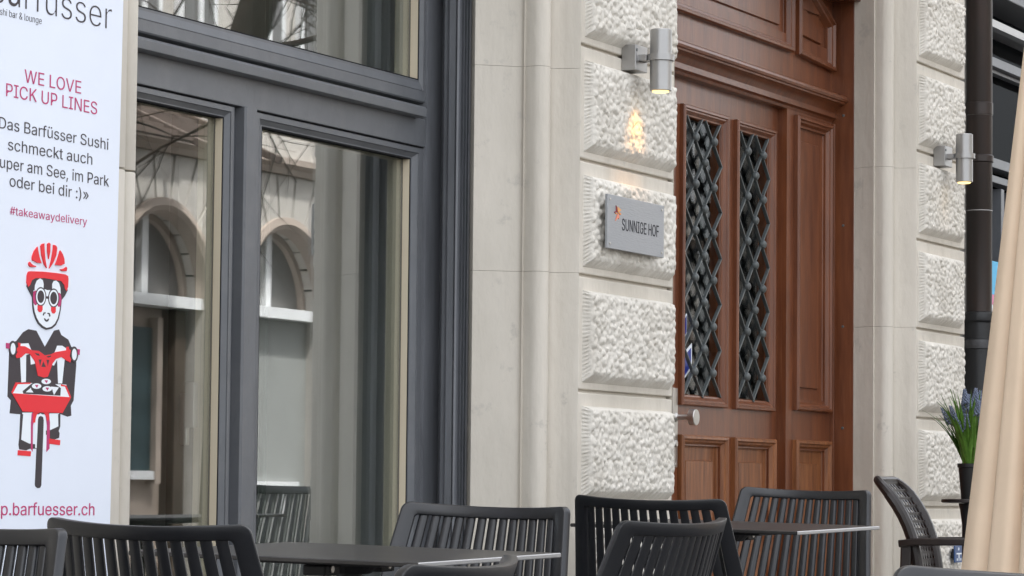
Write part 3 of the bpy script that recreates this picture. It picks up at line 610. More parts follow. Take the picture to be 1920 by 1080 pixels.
GLYPH_TABLE = """ 	188	
#	440	259 0 242 0 270 170 298 339 326 509 343 509 360 509 377 509 349 339 321 170 294 0 276 0|137 140 10 140 13 157 16 174 19 192 146 192 273 192 400 192 397 174 394 157 391 140 264 140|81 0 64 0 91 170 119 339 147 509 164 509 181 509 198 509 170 339 142 170 115 0 98 0|167 316 40 316 43 334 46 351 49 368 176 368 302 368 429 368 427 351 424 334 421 316 294 316
&	448	221 -7 197 -7 163 -7 135 -1 110 12 86 24 67 41 54 62 41 83 34 107 34 133 34 155 39 174 47 189 56 205 69 220 85 235 101 249 119 263 140 279 166 298 191 316 216 335 223 340 230 346 237 352 244 359 250 366 255 375 259 384 262 394 262 405 262 421 256 434 245 445 235 456 220 461 201 461 189 461 178 458 168 453 158 448 151 441 145 431 140 422 137 411 137 399 137 386 140 374 145 363 151 352 159 340 169 327 179 315 190 300 204 284 282 189 360 95 438 0 413 0 389 0 364 0 300 77 236 154 171 231 152 255 135 275 121 293 107 310 95 327 87 344 79 361 75 379 75 398 75 421 81 441 91 458 101 475 116 489 134 499 153 509 175 513 200 513 225 513 247 509 266 499 284 489 298 476 308 459 319 443 324 424 324 404 324 389 321 375 315 362 309 348 302 336 291 325 281 314 269 303 256 293 222 268 188 243 154 217 133 202 119 188 110 174 101 161 97 147 97 131 97 115 101 100 109 87 117 75 129 65 143 57 158 50 174 46 193 46 213 46 233 51 251 59 270 68 286 80 301 95 316 111 328 130 336 151 345 173 349 197 349 224 368 224 388 224 408 224 408 192 404 165 397 144 389 122 381 105 371 92 361 79 352 69 345 62 341 57 337 52 333 47 316 29 296 16 271 7 246 -2
)	273	57 -96 37 -96 57 -55 73 -17 86 18 98 53 107 85 113 116 119 147 122 177 122 207 122 240 118 276 112 313 105 351 95 389 82 428 70 467 55 504 37 539 57 539 77 539 97 539 113 511 128 479 142 441 155 404 165 364 173 323 180 283 184 244 184 207 184 156 177 104 161 53 146 2 125 -48 97 -96 77 -96
,	188	53 -119 38 -119 48 -56 58 8 68 71 91 71 114 71 137 71 119 8 102 -56 84 -119 69 -119
.	188	108 -4 95 -4 83 -4 72 0 63 9 54 18 50 28 50 41 50 54 54 65 63 73 72 82 83 87 95 87 108 87 119 82 128 73 137 65 141 54 141 41 141 28 137 18 128 9 119 0
:	188	108 -4 95 -4 83 -4 72 0 63 9 54 18 50 28 50 41 50 54 54 65 63 73 72 82 83 87 95 87 108 87 119 82 128 73 137 65 141 54 141 41 141 28 137 18 128 9 119 0|108 271 95 271 83 271 72 275 63 284 54 293 50 304 50 316 50 329 54 340 63 349 72 357 83 362 95 362 108 362 119 357 128 349 137 340 141 329 141 316 141 304 137 293 128 284 119 275
B	456	122 0 60 0 60 170 60 339 60 509 120 509 181 509 241 509 276 509 306 503 329 491 352 479 369 462 381 442 392 422 398 399 398 374 398 352 394 334 387 320 379 306 369 294 356 286 344 277 330 271 315 267 315 265 315 264 315 262 331 261 347 255 363 245 379 235 392 221 402 203 413 185 418 163 418 136 418 111 412 87 400 67 388 46 370 30 344 18 319 6 287 0 247 0 184 0|125 115 125 57 165 57 205 57 245 57 284 57 313 65 330 80 347 95 355 114 355 137 355 154 351 170 342 184 334 198 321 209 306 218 290 227 271 231 248 231 207 231 166 231 125 231 125 173|125 341 125 285 162 285 200 285 238 285 257 285 273 289 288 296 303 303 315 313 323 326 332 339 336 355 336 372 336 395 328 414 313 429 297 444 273 452 240 452 202 452 163 452 125 452 125 396
C	510	293 -7 267 -7 223 -7 184 4 150 25 116 46 89 76 70 115 50 154 40 201 40 254 40 308 50 354 70 393 89 432 116 462 150 484 184 505 223 516 267 516 293 516 317 512 340 504 363 497 384 486 402 471 420 457 436 439 448 418 460 398 468 374 473 348 451 348 430 348 408 348 404 366 398 381 389 395 381 408 370 419 357 428 345 438 331 444 315 449 300 454 284 456 267 456 236 456 208 448 184 432 159 417 139 394 125 364 111 334 103 297 103 254 103 211 111 175 125 145 140 115 159 92 184 76 209 61 236 53 267 53 284 53 300 55 315 60 331 65 345 71 357 81 370 90 381 101 389 114 398 128 404 143 408 160 430 160 451 160 473 160 469 135 460 111 448 91 436 70 421 52 402 38 384 23 363 12 341 5 318 -3
D	502	271 0 219 0 178 0 137 0 96 0 96 19 96 38 96 57 136 57 175 57 215 57 256 57 291 65 318 81 345 97 366 119 379 149 392 179 399 214 399 255 399 296 392 331 379 361 366 390 346 412 320 428 293 444 260 452 221 452 178 452 136 452 93 452 93 471 93 490 93 509 137 509 181 509 225 509 275 509 317 499 353 478 388 458 415 429 433 391 452 353 462 308 462 255 462 202 452 157 433 119 414 81 387 51 351 31 314 10|103 509 125 509 125 339 125 170 125 0 103 0 82 0 60 0 60 170 60 339 60 509 82 509
E	419	165 0 60 0 60 170 60 339 60 509 164 509 268 509 372 509 372 490 372 471 372 452 290 452 207 452 125 452 125 396 125 341 125 286 202 286 278 286 355 286 355 267 355 248 355 229 278 229 202 229 125 229 125 172 125 114 125 57 208 57 292 57 375 57 375 38 375 19 375 0 270 0
F	410	82 0 60 0 60 170 60 339 60 509 163 509 266 509 369 509 369 490 369 471 369 452 288 452 206 452 125 452 125 394 125 336 125 278 198 278 272 278 346 278 346 259 346 240 346 221 272 221 198 221 125 221 125 147 125 74 125 0 103 0
G	520	309 -7 269 -7 223 -7 184 4 149 25 115 46 88 77 69 116 50 155 40 201 40 254 40 308 50 354 69 393 88 432 115 462 149 484 183 505 221 516 265 516 292 516 317 512 340 504 364 496 385 484 403 469 422 454 437 437 449 416 461 396 470 373 474 349 452 349 430 349 408 349 403 365 396 380 387 393 379 406 368 417 356 427 344 436 330 444 315 448 300 453 283 456 265 456 235 456 208 448 183 432 159 417 139 394 125 364 111 334 103 297 103 254 103 211 111 175 125 145 140 115 159 92 184 76 209 61 237 53 269 53 297 53 323 59 345 71 367 83 384 101 396 123 409 146 415 172 415 202 421 201 428 200 434 199 384 199 333 199 283 199 283 218 283 237 283 256 348 256 413 256 478 256 478 237 478 219 478 200 478 158 469 122 451 91 433 60 408 36 377 19 345 2
H	517	82 0 60 0 60 170 60 339 60 509 82 509 103 509 125 509 125 435 125 362 125 289 214 289 303 289 392 289 392 362 392 435 392 509 414 509 435 509 457 509 457 339 457 170 457 0 435 0 414 0 392 0 392 77 392 155 392 232 303 232 214 232 125 232 125 155 125 77 125 0 103 0
I	300	111 0 31 0 31 19 31 38 31 57 60 57 89 57 118 57 118 189 118 320 118 452 89 452 60 452 31 452 31 471 31 490 31 509 111 509 190 509 269 509 269 490 269 471 269 452 240 452 212 452 183 452 183 320 183 189 183 57 212 57 240 57 269 57 269 38 269 19 269 0 190 0
K	467	146 189 104 145 104 169 104 193 104 216 116 232 128 247 139 261 151 275 162 290 174 303 187 317 199 331 212 344 262 399 313 454 364 509 392 509 420 509 448 509 376 431 304 353 231 276 230 276 229 276 228 276 187 233|82 0 60 0 60 170 60 339 60 509 82 509 103 509 125 509 125 451 125 392 125 334 124 298 124 261 124 225 124 214 124 204 125 193 125 129 125 64 125 0 103 0|398 0 372 0 311 86 249 173 188 259 201 276 215 293 228 309 302 206 375 103 449 0 423 0
L	393	160 0 60 0 60 170 60 339 60 509 82 509 103 509 125 509 125 358 125 208 125 57 203 57 282 57 361 57 361 38 361 19 361 0 261 0
N	523	82 0 60 0 60 170 60 339 60 509 85 509 111 509 136 509 205 400 274 291 343 183 349 174 355 164 363 151 370 138 379 123 388 107 396 90 405 73 414 55 411 55 408 54 405 54 403 72 401 90 401 108 400 126 399 142 399 157 399 172 399 185 399 195 399 300 399 404 399 509 420 509 442 509 463 509 463 339 463 170 463 0 438 0 412 0 387 0 325 97 264 193 202 290 194 303 186 316 177 331 169 345 159 362 148 381 137 400 123 424 108 452 111 453 115 453 119 454 120 428 121 405 122 384 123 362 124 344 124 328 125 312 125 300 125 291 125 194 125 97 125 0 103 0
O	533	311 -7 267 -7 223 -7 184 4 150 25 116 46 90 76 70 115 50 154 40 201 40 254 40 308 50 354 70 393 90 432 116 462 150 484 184 505 223 516 267 516 311 516 350 505 384 484 418 462 444 432 464 393 483 354 493 308 493 254 493 201 483 154 464 115 444 76 418 46 384 25 350 4|236 53 267 53 297 53 325 61 349 76 374 91 394 114 408 144 423 174 430 211 430 254 430 298 423 335 408 365 394 395 374 417 349 433 325 448 297 456 267 456 236 456 209 448 184 433 159 417 140 394 125 364 111 334 103 297 103 254 103 211 111 174 125 144 140 114 159 92 184 76 209 61
P	445	82 0 60 0 60 170 60 339 60 509 118 509 177 509 235 509 274 509 307 502 332 487 358 473 377 454 390 430 402 405 409 378 409 348 409 317 402 290 390 265 377 241 358 222 332 207 307 193 274 186 235 186 193 186 151 186 109 186 109 205 109 224 109 242 150 242 191 242 233 242 259 242 281 247 297 256 313 265 325 278 333 294 341 310 344 328 344 348 344 368 341 386 333 402 325 417 313 430 297 439 280 448 259 452 232 452 196 452 160 452 125 452 125 301 125 151 125 0 103 0
S	447	263 -9 224 -9 187 -9 155 -3 128 9 100 21 79 38 64 60 49 82 40 107 38 137 60 137 82 137 104 137 106 117 112 101 123 88 134 75 149 65 166 59 184 52 203 49 224 49 247 49 268 53 286 60 304 68 319 78 329 92 340 105 346 121 346 139 346 155 341 169 332 179 323 189 311 198 296 205 281 211 264 217 245 222 224 228 204 234 184 239 142 251 109 268 86 289 63 311 52 339 52 372 52 401 60 426 75 448 90 469 111 486 138 498 164 510 194 516 227 516 261 516 290 510 316 498 342 486 362 469 377 449 392 428 400 404 401 378 380 378 358 378 337 378 335 403 323 423 302 437 281 451 256 459 225 459 203 459 184 455 167 448 151 441 138 431 129 418 120 406 115 391 115 376 115 358 120 344 131 334 142 323 154 314 169 308 184 302 199 297 212 293 230 289 247 284 264 279 279 275 295 270 312 264 328 257 344 248 359 238 373 227 385 214 395 198 404 181 408 162 408 139 408 111 401 86 386 64 372 41 351 24 323 11 296 -2
U	517	299 -8 259 -8 219 -8 184 0 154 15 124 31 101 53 85 80 68 107 60 138 60 173 60 285 60 397 60 509 81 509 103 509 124 509 124 399 124 288 124 178 124 154 130 132 141 113 152 94 167 79 187 68 207 57 231 52 259 52 287 52 311 57 331 68 351 79 366 94 377 113 387 132 393 154 393 178 393 288 393 399 393 509 414 509 436 509 457 509 457 397 457 285 457 173 457 138 449 107 433 80 416 53 393 31 363 15 334 0
V	480	229 0 204 0 141 170 79 339 16 509 39 509 62 509 84 509 120 408 156 307 192 206 198 189 206 166 215 137 224 109 235 73 248 31 243 31 239 31 235 31 247 74 258 110 267 138 276 166 284 189 290 206 325 307 360 408 395 509 417 509 440 509 463 509 401 339 340 170 278 0 253 0
W	686	180 0 155 0 109 170 63 339 16 509 38 509 60 509 82 509 109 404 136 300 163 196 168 179 172 163 175 145 179 128 183 111 187 94 190 76 194 58 197 40 194 40 192 40 189 40 193 58 196 76 200 94 203 111 207 128 211 145 215 163 220 179 224 196 251 300 279 404 306 509 331 509 355 509 380 509 407 404 434 300 462 196 466 179 470 163 474 145 478 128 482 111 486 94 490 76 494 58 497 40 494 40 491 40 488 40 492 58 495 76 499 94 502 111 506 128 510 145 515 163 519 179 523 196 550 300 576 404 603 509 625 509 647 509 670 509 623 339 577 170 530 0 505 0 480 0 455 0 426 108 397 215 368 323 362 344 357 367 351 391 346 416 341 444 336 475 341 475 345 475 350 475 345 445 340 419 335 395 330 371 324 347 318 323 289 215 260 108 230 0 205 0
a	389	182 -9 160 -9 136 -9 114 -4 94 5 75 14 59 27 48 45 36 62 30 83 30 108 30 130 35 147 43 161 52 175 63 185 78 193 92 201 108 207 125 211 143 215 160 218 178 220 201 223 219 225 234 227 248 228 258 231 265 235 272 239 276 245 276 255 276 255 276 256 276 257 276 272 273 286 267 297 261 308 252 316 240 322 228 328 213 331 196 331 178 331 162 328 149 322 136 317 126 309 118 301 110 292 104 283 100 274 80 280 61 285 41 291 50 314 62 332 79 346 95 360 113 369 133 375 153 381 173 384 194 384 208 384 223 383 239 379 255 376 271 370 286 360 301 351 313 338 322 320 332 303 337 280 337 251 337 168 337 84 337 0 317 0 297 0 277 0 277 17 277 35 277 52 275 52 274 52 272 52 268 43 261 34 252 25 243 15 230 7 215 1 200 -5|155 45 170 45 193 45 212 50 228 59 243 68 255 79 263 93 271 107 276 122 276 138 276 155 276 173 276 190 273 187 268 184 259 182 251 180 242 178 231 176 221 174 210 172 200 171 190 170 182 169 175 168 161 166 147 163 134 159 121 154 111 148 103 139 96 131 92 119 92 105 92 92 95 81 102 72 109 63 118 57 130 52 142 48
b	424	261 -8 229 -8 206 -8 187 -4 172 4 158 12 146 21 138 31 129 42 123 51 118 59 116 59 114 59 112 59 112 39 112 20 112 0 92 0 72 0 53 0 53 170 53 339 53 509 73 509 93 509 114 509 114 446 114 382 114 319 115 319 117 319 118 319 123 327 129 336 137 346 145 356 157 365 171 373 186 381 205 384 229 384 261 384 289 376 313 361 337 345 356 322 370 293 383 263 390 229 390 189 390 149 383 114 370 84 356 55 337 32 313 16 289 0|197 47 220 47 244 47 263 53 279 66 295 78 308 95 316 117 324 138 328 162 328 189 328 216 324 240 316 261 308 282 296 299 280 311 264 324 244 330 220 330 197 330 177 324 161 312 145 300 133 284 125 263 117 242 113 217 113 189 113 161 117 136 125 115 133 94 146 77 162 65 178 53
c	396	226 -8 207 -8 173 -8 143 0 117 16 91 33 71 56 56 85 41 114 34 149 34 187 34 227 41 262 56 291 71 321 91 343 117 360 143 376 173 384 207 384 226 384 243 382 260 377 276 372 292 365 305 356 319 347 330 335 340 322 350 309 357 294 362 277 342 272 322 267 303 262 300 272 296 281 290 289 285 297 278 305 270 311 262 317 253 322 242 325 232 328 220 330 207 330 182 330 161 323 145 310 129 297 116 280 108 258 100 237 96 213 96 187 96 162 100 139 108 117 116 96 129 79 145 66 161 53 182 46 207 46 220 46 232 48 243 52 253 55 263 60 271 66 279 72 286 80 292 89 297 97 301 107 304 117 324 112 343 107 363 102 358 85 351 70 341 56 332 43 320 31 306 21 293 12 277 4 261 -1 244 -6
d	424	219 -8 195 -8 164 -8 136 0 111 16 87 32 68 55 55 84 41 114 34 149 34 189 34 229 41 263 55 293 69 322 88 345 112 361 136 376 164 384 196 384 219 384 238 381 253 373 268 365 279 356 287 346 296 336 302 327 306 319 308 319 309 319 311 319 311 382 311 446 311 509 331 509 351 509 372 509 372 339 372 170 372 0 352 0 332 0 313 0 313 20 313 39 313 59 311 59 309 59 307 59 302 51 295 42 287 31 278 21 267 12 252 4 238 -4|181 47 205 47 227 47 247 53 263 65 279 77 291 94 299 115 308 136 312 161 312 189 312 217 308 242 300 263 292 284 279 300 263 312 247 324 228 330 205 330 181 330 161 324 145 311 129 299 116 282 108 261 100 240 96 216 96 189 96 162 100 138 109 117 117 95 129 78 145 66 161 53
e	404	238 -8 212 -8 175 -8 143 0 117 16 90 33 70 56 56 85 41 114 34 148 34 187 34 226 41 260 55 290 69 319 89 343 115 359 141 376 171 384 205 384 226 384 246 381 266 374 285 367 303 356 319 341 335 326 348 306 357 282 366 258 371 228 371 194 371 186 371 178 371 169 280 169 188 169 97 169 97 158 101 126 110 106 120 87 134 72 151 61 168 51 189 46 212 46 228 46 241 48 254 53 266 57 277 64 285 73 294 82 301 93 306 105 325 101 345 96 365 91 359 71 349 54 335 39 321 24 303 13 283 4 262 -4|240 221 312 221 311 235 306 249 298 269 290 288 278 303 263 314 247 325 228 330 205 330 182 330 163 325 146 313 130 302 118 288 109 270 100 251 97 238 97 221 170 221
f	254	154 379 228 379 228 362 228 344 228 327 154 327 80 327 6 327 6 344 6 362 6 379 80 379|101 0 81 0 81 144 81 288 81 432 81 453 86 471 96 486 106 500 119 511 135 519 152 526 169 530 187 530 201 530 213 529 222 527 232 525 238 523 243 521 238 503 233 486 227 468 224 470 220 471 215 472 210 473 203 474 195 474 176 474 163 469 154 460 146 451 142 437 142 419 142 279 142 140 142 0 121 0
g	425	238 -151 207 -151 179 -151 155 -147 134 -140 113 -132 96 -123 82 -110 69 -98 58 -84 51 -69 67 -60 84 -50 101 -41 107 -49 113 -57 122 -66 130 -75 141 -82 154 -88 168 -94 186 -97 207 -97 238 -97 263 -90 282 -75 302 -60 311 -37 311 -6 311 19 311 44 311 68 310 68 308 68 306 68 301 60 295 51 287 41 278 32 267 23 252 16 238 8 219 5 195 5 164 5 137 12 113 27 88 41 69 62 55 90 41 118 34 152 34 191 34 230 41 264 55 293 69 322 88 345 112 361 137 376 165 384 196 384 220 384 239 381 253 373 268 365 280 356 288 346 297 336 303 327 308 319 309 319 311 319 313 319 313 339 313 359 313 379 333 379 353 379 372 379 372 250 372 121 372 -9 372 -42 365 -69 350 -90 335 -111 316 -126 291 -136 266 -146|181 59 205 59 228 59 248 64 264 75 280 86 292 101 300 121 308 141 312 165 312 193 312 220 308 243 300 264 292 284 280 301 264 312 248 324 228 330 205 330 181 330 161 324 145 312 129 299 117 283 109 262 100 242 96 219 96 193 96 166 100 143 109 123 117 103 129 87 145 76 162 65
h	410	114 249 114 227 114 151 114 76 114 0 93 0 73 0 53 0 53 170 53 339 53 509 73 509 93 509 114 509 114 435 114 361 114 287 110 287 106 287 102 287 114 322 131 347 152 362 174 377 199 384 227 384 253 384 276 379 295 369 315 358 330 342 341 321 352 299 357 273 357 240 357 160 357 80 357 0 337 0 316 0 296 0 296 78 296 157 296 235 296 265 288 288 273 304 258 321 237 329 210 329 192 329 175 325 161 317 146 309 135 298 126 283 118 267
i	167	73 0 53 0 53 126 53 253 53 379 73 379 93 379 114 379 114 253 114 126 114 0 93 0|95 443 84 443 72 443 62 447 54 455 45 462 41 472 41 483 41 494 45 504 54 512 62 520 72 524 84 524 95 524 106 520 114 512 122 504 126 494 126 483 126 472 122 462 114 455 106 447
k	381	132 158 110 137 110 162 110 187 110 212 113 212 117 212 121 212 175 268 230 323 284 379 310 379 335 379 360 379 301 319 243 259 184 199 182 199 179 199 177 199 155 178|73 0 53 0 53 170 53 339 53 509 73 509 93 509 114 509 114 339 114 170 114 0 93 0|320 0 294 0 245 62 197 124 148 186 162 200 177 214 191 229 252 152 312 76 372 0 346 0
l	189	147 -2 139 -2 110 -2 88 5 74 20 60 35 53 57 53 84 53 226 53 367 53 509 73 509 93 509 114 509 114 372 114 235 114 99 114 81 116 69 120 62 125 55 133 52 146 52 152 52 157 52 160 53 164 53 167 54 170 54 173 37 177 20 181 3 175 1 169 0 162 -1 154 -2
m	610	73 0 53 0 53 126 53 253 53 379 72 379 92 379 112 379 112 351 112 323 112 295 111 295 109 295 108 295 113 316 121 332 132 346 144 359 157 369 172 376 187 383 203 386 219 386 247 386 270 378 287 361 305 344 316 322 321 295 318 295 315 295 312 295 317 313 325 329 337 343 349 357 364 367 381 375 398 382 416 386 437 386 459 386 479 381 497 372 515 362 530 348 541 328 551 309 557 285 557 255 557 170 557 85 557 0 536 0 516 0 496 0 496 85 496 169 496 254 496 281 488 301 473 313 457 325 439 330 419 330 402 330 387 327 374 320 362 313 352 303 345 290 339 278 335 263 335 247 335 165 335 82 335 0 315 0 295 0 274 0 274 87 274 173 274 260 274 281 267 298 253 311 239 324 221 330 199 330 185 330 171 327 158 320 144 313 134 303 126 289 118 276 114 258 114 238 114 159 114 79 114 0 93 0
n	410	114 249 114 227 114 151 114 76 114 0 93 0 73 0 53 0 53 126 53 253 53 379 72 379 92 379 112 379 112 349 112 318 112 287 109 287 106 287 102 287 114 322 131 347 152 362 174 377 199 384 227 384 253 384 276 379 295 369 314 358 330 342 341 321 352 299 357 273 357 240 357 160 357 80 357 0 337 0 316 0 296 0 296 78 296 157 296 235 296 265 288 288 273 304 258 321 237 329 210 329 192 329 175 325 161 317 146 309 135 298 126 283 118 267
o	415	242 -8 207 -8 173 -8 143 0 117 16 91 33 71 56 56 85 41 114 34 149 34 187 34 227 41 262 56 291 71 321 91 343 117 360 143 376 173 384 207 384 242 384 273 376 299 360 325 343 345 321 359 291 374 262 381 227 381 187 381 149 374 114 359 85 345 56 325 33 299 16 273 0|182 46 207 46 233 46 254 53 270 66 287 79 299 96 307 117 315 139 319 162 319 187 319 213 315 236 307 258 299 280 287 297 270 310 254 323 233 330 207 330 182 330 161 323 145 310 129 297 116 280 108 258 100 237 96 213 96 187 96 162 100 139 108 117 116 96 129 79 145 66 161 53
p	424	73 -143 53 -143 53 31 53 205 53 379 72 379 92 379 112 379 112 359 112 339 112 319 114 319 116 319 118 319 123 327 129 336 137 346 145 356 157 365 171 373 186 381 205 384 229 384 261 384 289 376 313 361 337 345 356 322 370 293 383 263 390 229 390 189 390 149 383 114 370 84 356 55 337 32 313 16 289 0 261 -8 229 -8 206 -8 187 -4 173 4 158 12 146 21 138 31 130 42 123 51 118 59 117 59 115 59 114 59 114 -8 114 -76 114 -143 93 -143|197 47 220 47 244 47 263 53 279 66 295 78 308 95 316 117 324 138 328 162 328 189 328 216 324 240 316 261 308 282 296 299 280 311 264 324 244 330 220 330 197 330 177 324 161 312 145 300 133 284 125 263 117 242 113 217 113 189 113 161 117 136 125 115 133 94 146 77 162 65 178 53
r	259	73 0 53 0 53 126 53 253 53 379 72 379 92 379 112 379 112 360 112 340 112 321 113 321 114 321 115 321 122 340 135 355 152 367 170 379 190 385 213 385 218 385 223 385 229 384 235 384 240 384 243 384 243 363 243 343 243 322 242 323 237 323 230 324 223 325 215 326 207 326 189 326 173 322 159 315 145 307 134 297 126 284 118 270 114 255 114 237 114 158 114 79 114 0 93 0
s	365	211 -8 182 -8 156 -8 133 -4 112 3 92 11 75 23 62 38 49 53 40 72 36 94 55 98 74 102 94 107 99 86 109 70 124 60 139 50 158 45 181 45 208 45 229 51 244 62 260 74 268 87 268 103 268 116 263 127 254 136 245 144 231 151 212 155 191 160 170 165 149 170 115 178 89 191 72 208 55 225 47 247 47 274 47 296 53 315 65 332 77 348 94 361 115 370 136 380 160 384 187 384 213 384 235 380 254 372 272 365 287 353 299 339 310 325 319 309 324 290 305 286 287 281 268 277 263 292 255 304 243 316 230 327 212 333 187 333 165 333 146 327 131 317 116 306 109 293 109 277 109 263 114 252 124 243 134 235 150 228 172 223 191 218 210 214 229 209 264 201 290 188 306 171 323 154 331 133 331 107 331 84 325 64 312 47 300 30 282 16 260 6 237 -3
t	227	138 379 204 379 204 362 204 344 204 327 138 327 72 327 6 327 6 344 6 362 6 379 72 379|65 345 65 471 85 471 106 471 126 471 126 347 126 222 126 98 126 81 129 69 136 61 143 54 154 50 170 50 174 50 179 50 185 51 191 52 197 53 202 54 206 36 209 19 213 2 207 0 200 -2 192 -3 184 -4 176 -4 168 -4 136 -4 110 4 92 21 74 38 65 62 65 93 65 219
u	410	211 -5 182 -5 157 -5 134 0 115 11 95 21 80 37 69 59 58 80 53 107 53 139 53 219 53 299 53 379 73 379 93 379 114 379 114 301 114 222 114 144 114 114 121 91 137 75 152 58 173 50 200 50 218 50 235 54 249 62 264 70 275 81 283 97 292 112 296 131 296 153 296 228 296 304 296 379 316 379 337 379 357 379 357 253 357 126 357 0 337 0 318 0 298 0 298 31 298 61 298 92 301 92 304 92 307 92 295 57 279 32 257 17 235 2
v	389	184 0 163 0 114 126 66 253 17 379 40 379 62 379 84 379 111 305 138 230 165 155 174 132 181 110 187 87 193 64 199 42 206 21 198 21 191 21 184 21 191 42 197 64 203 87 209 110 216 132 224 155 251 230 278 305 305 379 327 379 349 379 371 379 323 253 275 126 226 0 205 0
w	567	158 0 138 0 99 126 61 253 23 379 44 379 66 379 87 379 103 324 118 269 133 214 140 191 147 165 154 137 161 108 168 76 175 41 172 41 168 41 165 41 172 75 179 106 186 135 193 163 199 190 206 214 221 269 237 324 252 379 273 379 295 379 316 379 332 324 347 269 362 214 368 190 375 164 382 136 388 107 395 76 402 41 399 41 395 41 391 41 399 75 406 107 413 135 420 164 427 190 434 214 449 269 465 324 480 379 502 379 523 379 545 379 506 253 468 126 429 0 409 0 389 0 368 0 352 57 335 114 319 172 314 189 309 207 305 225 300 243 295 261 291 280 286 299 281 318 277 338 281 338 286 338 291 338 286 319 281 299 277 280 272 261 267 243 263 225 258 206 253 189 248 172 231 114 215 57 199 0 178 0
y	389	51 -140 47 -139 52 -121 57 -103 61 -86 65 -86 68 -87 71 -87 83 -90 94 -91 104 -89 114 -87 122 -82 130 -74 138 -66 145 -53 151 -36 155 -24 159 -13 163 -1 114 126 66 252 17 379 40 379 62 379 84 379 111 305 138 230 165 155 174 132 181 109 187 87 193 64 199 42 206 21 198 21 191 21 184 21 190 42 196 64 202 87 209 110 216 132 224 155 251 230 278 305 305 379 327 379 349 379 371 379 316 234 260 88 204 -58 196 -78 187 -94 177 -107 166 -120 153 -129 139 -136 125 -142 109 -145 91 -145 81 -145 72 -144 65 -143 57 -142
«	403	192 49 168 49 123 102 78 156 33 209 78 262 123 316 168 369 192 369 215 369 238 369 194 316 149 262 105 209 149 156 194 102 238 49 215 49|330 49 307 49 262 102 217 156 171 209 217 262 262 316 307 369 330 369 354 369 377 369 332 316 288 262 243 209 288 156 332 102 377 49 354 49
»	403	49 49 26 49 70 102 115 156 159 209 115 262 70 316 26 369 49 369 72 369 96 369 141 316 186 262 231 209 186 156 141 102 96 49 72 49|188 49 165 49 209 102 253 156 298 209 253 262 209 316 165 369 188 369 211 369 234 369 280 316 325 262 370 209 325 156 280 102 234 49 211 49
ü	410	211 -5 182 -5 157 -5 134 0 115 11 95 21 80 37 69 59 58 80 53 107 53 139 53 219 53 299 53 379 73 379 93 379 114 379 114 301 114 222 114 144 114 114 121 91 137 75 152 58 173 50 200 50 218 50 235 54 249 62 264 70 275 81 283 97 292 112 296 131 296 153 296 228 296 304 296 379 316 379 337 379 357 379 357 253 357 126 357 0 337 0 318 0 298 0 298 31 298 61 298 92 301 92 304 92 307 92 295 57 279 32 257 17 235 2|288 443 277 443 266 443 256 447 248 455 240 462 236 472 236 483 236 494 240 504 248 512 256 519 266 523 277 523 288 523 298 519 305 512 313 504 317 494 317 483 317 472 313 462 305 455 298 447|144 443 133 443 122 443 112 447 104 455 97 462 93 472 93 483 93 494 97 504 104 512 112 519 122 523 133 523 144 523 154 519 162 512 170 504 173 494 173 483 173 472 170 462 162 455 154 447"""
for row in GLYPH_TABLE.split('\n'):
    ch, adv, rest = row.split('\t'); sps = []
    for sp in rest.split('|'):
        q = [int(v) / 1000 for v in sp.split()]
        if q: sps.append([q[i:i + 6] for i in range(0, len(q), 6)])
    GLYPHS[ch] = (int(adv) / 1000, sps)
def lettering(parent, s, x0, x1, zb, cap, y, m, slope=0.0, thin=0.0, name='lettering'):
    """a line of text standing on the plane y = const, from x0 to x1, cap height cap"""
    global CAPH
    if CAPH is None:
        v, _ = text_mesh('H'); CAPH = max(q[1] for q in v)
    v, f = text_mesh(s, thin); mn, mx = min(q[0] for q in v), max(q[0] for q in v)
    b = MB(); k = (x1 - x0) / (mx - mn)
    P = [(x0 + (q[0] - mn) * k, y - .0003 * q[2], zb + q[1] * cap / CAPH + (q[0] - mn) * k * slope) for q in v]
    b.add(P, f)
    # thickness: front plus a rim
    o = b.build(name, m, parent)
    so = o.modifiers.new('thickness', 'SOLIDIFY'); so.thickness = .0004; so.offset = 0
    return o

# ================================================================== nameplate
NY = -.062
pts = [at(1139, 364, NY), at(1245, 385, NY), at(1245, 483, NY), at(1139, 465, NY)]
nx0, nx1 = (pts[0][0] + pts[3][0]) / 2, (pts[1][0] + pts[2][0]) / 2; nz1 = (pts[0][2] + pts[1][2]) / 2; nz0 = (pts[2][2] + pts[3][2]) / 2
npl = thing('nameplate', 'brushed metal nameplate with black lettering and a small star on the left pillar', 'sign', ((nx0 + nx1) / 2, NY, nz0))
b = MB(); b.plate(rect(nx0, nx1, nz0, nz1), NY, NY + .009); b.build('plate', M['plate'], npl, bevel=.0012)
for x in (nx0 + .02, nx1 - .02):
    for z in (nz0 + .016, nz1 - .016): b = MB(); b.lathe([(.0045, -.001), (.0045, .0015), (.002, .0022)], (x, NY, z), 10, axis='-y'); b.build('screw', M['steel'], npl)
for x in (nx0 + .1, nx1 - .1): b = MB(); b.box(x - .01, x + .01, NY + .0095, -.01, (nz0 + nz1) / 2 - .01, (nz0 + nz1) / 2 + .01); b.build('bracket', M['blackmetal'], npl)
ta, tb = at(1166, 432, NY), at(1235, 444, NY); tc = at(1166, 410, NY)
lettering(npl, 'SUNNIGE HOF', ta[0], tb[0], (ta[2] + tb[2]) / 2, abs(at(1200, 417, NY)[2] - at(1200, 438.5, NY)[2]), NY - .0005, M['lettering'], 0, .003)
em = MB()
def Q(px, py): p = at(px, py, NY); return (p[0], p[2])
K_ = lambda zx, zy: Q(1120 + zx / 7.2, 350 + zy / 7.2)
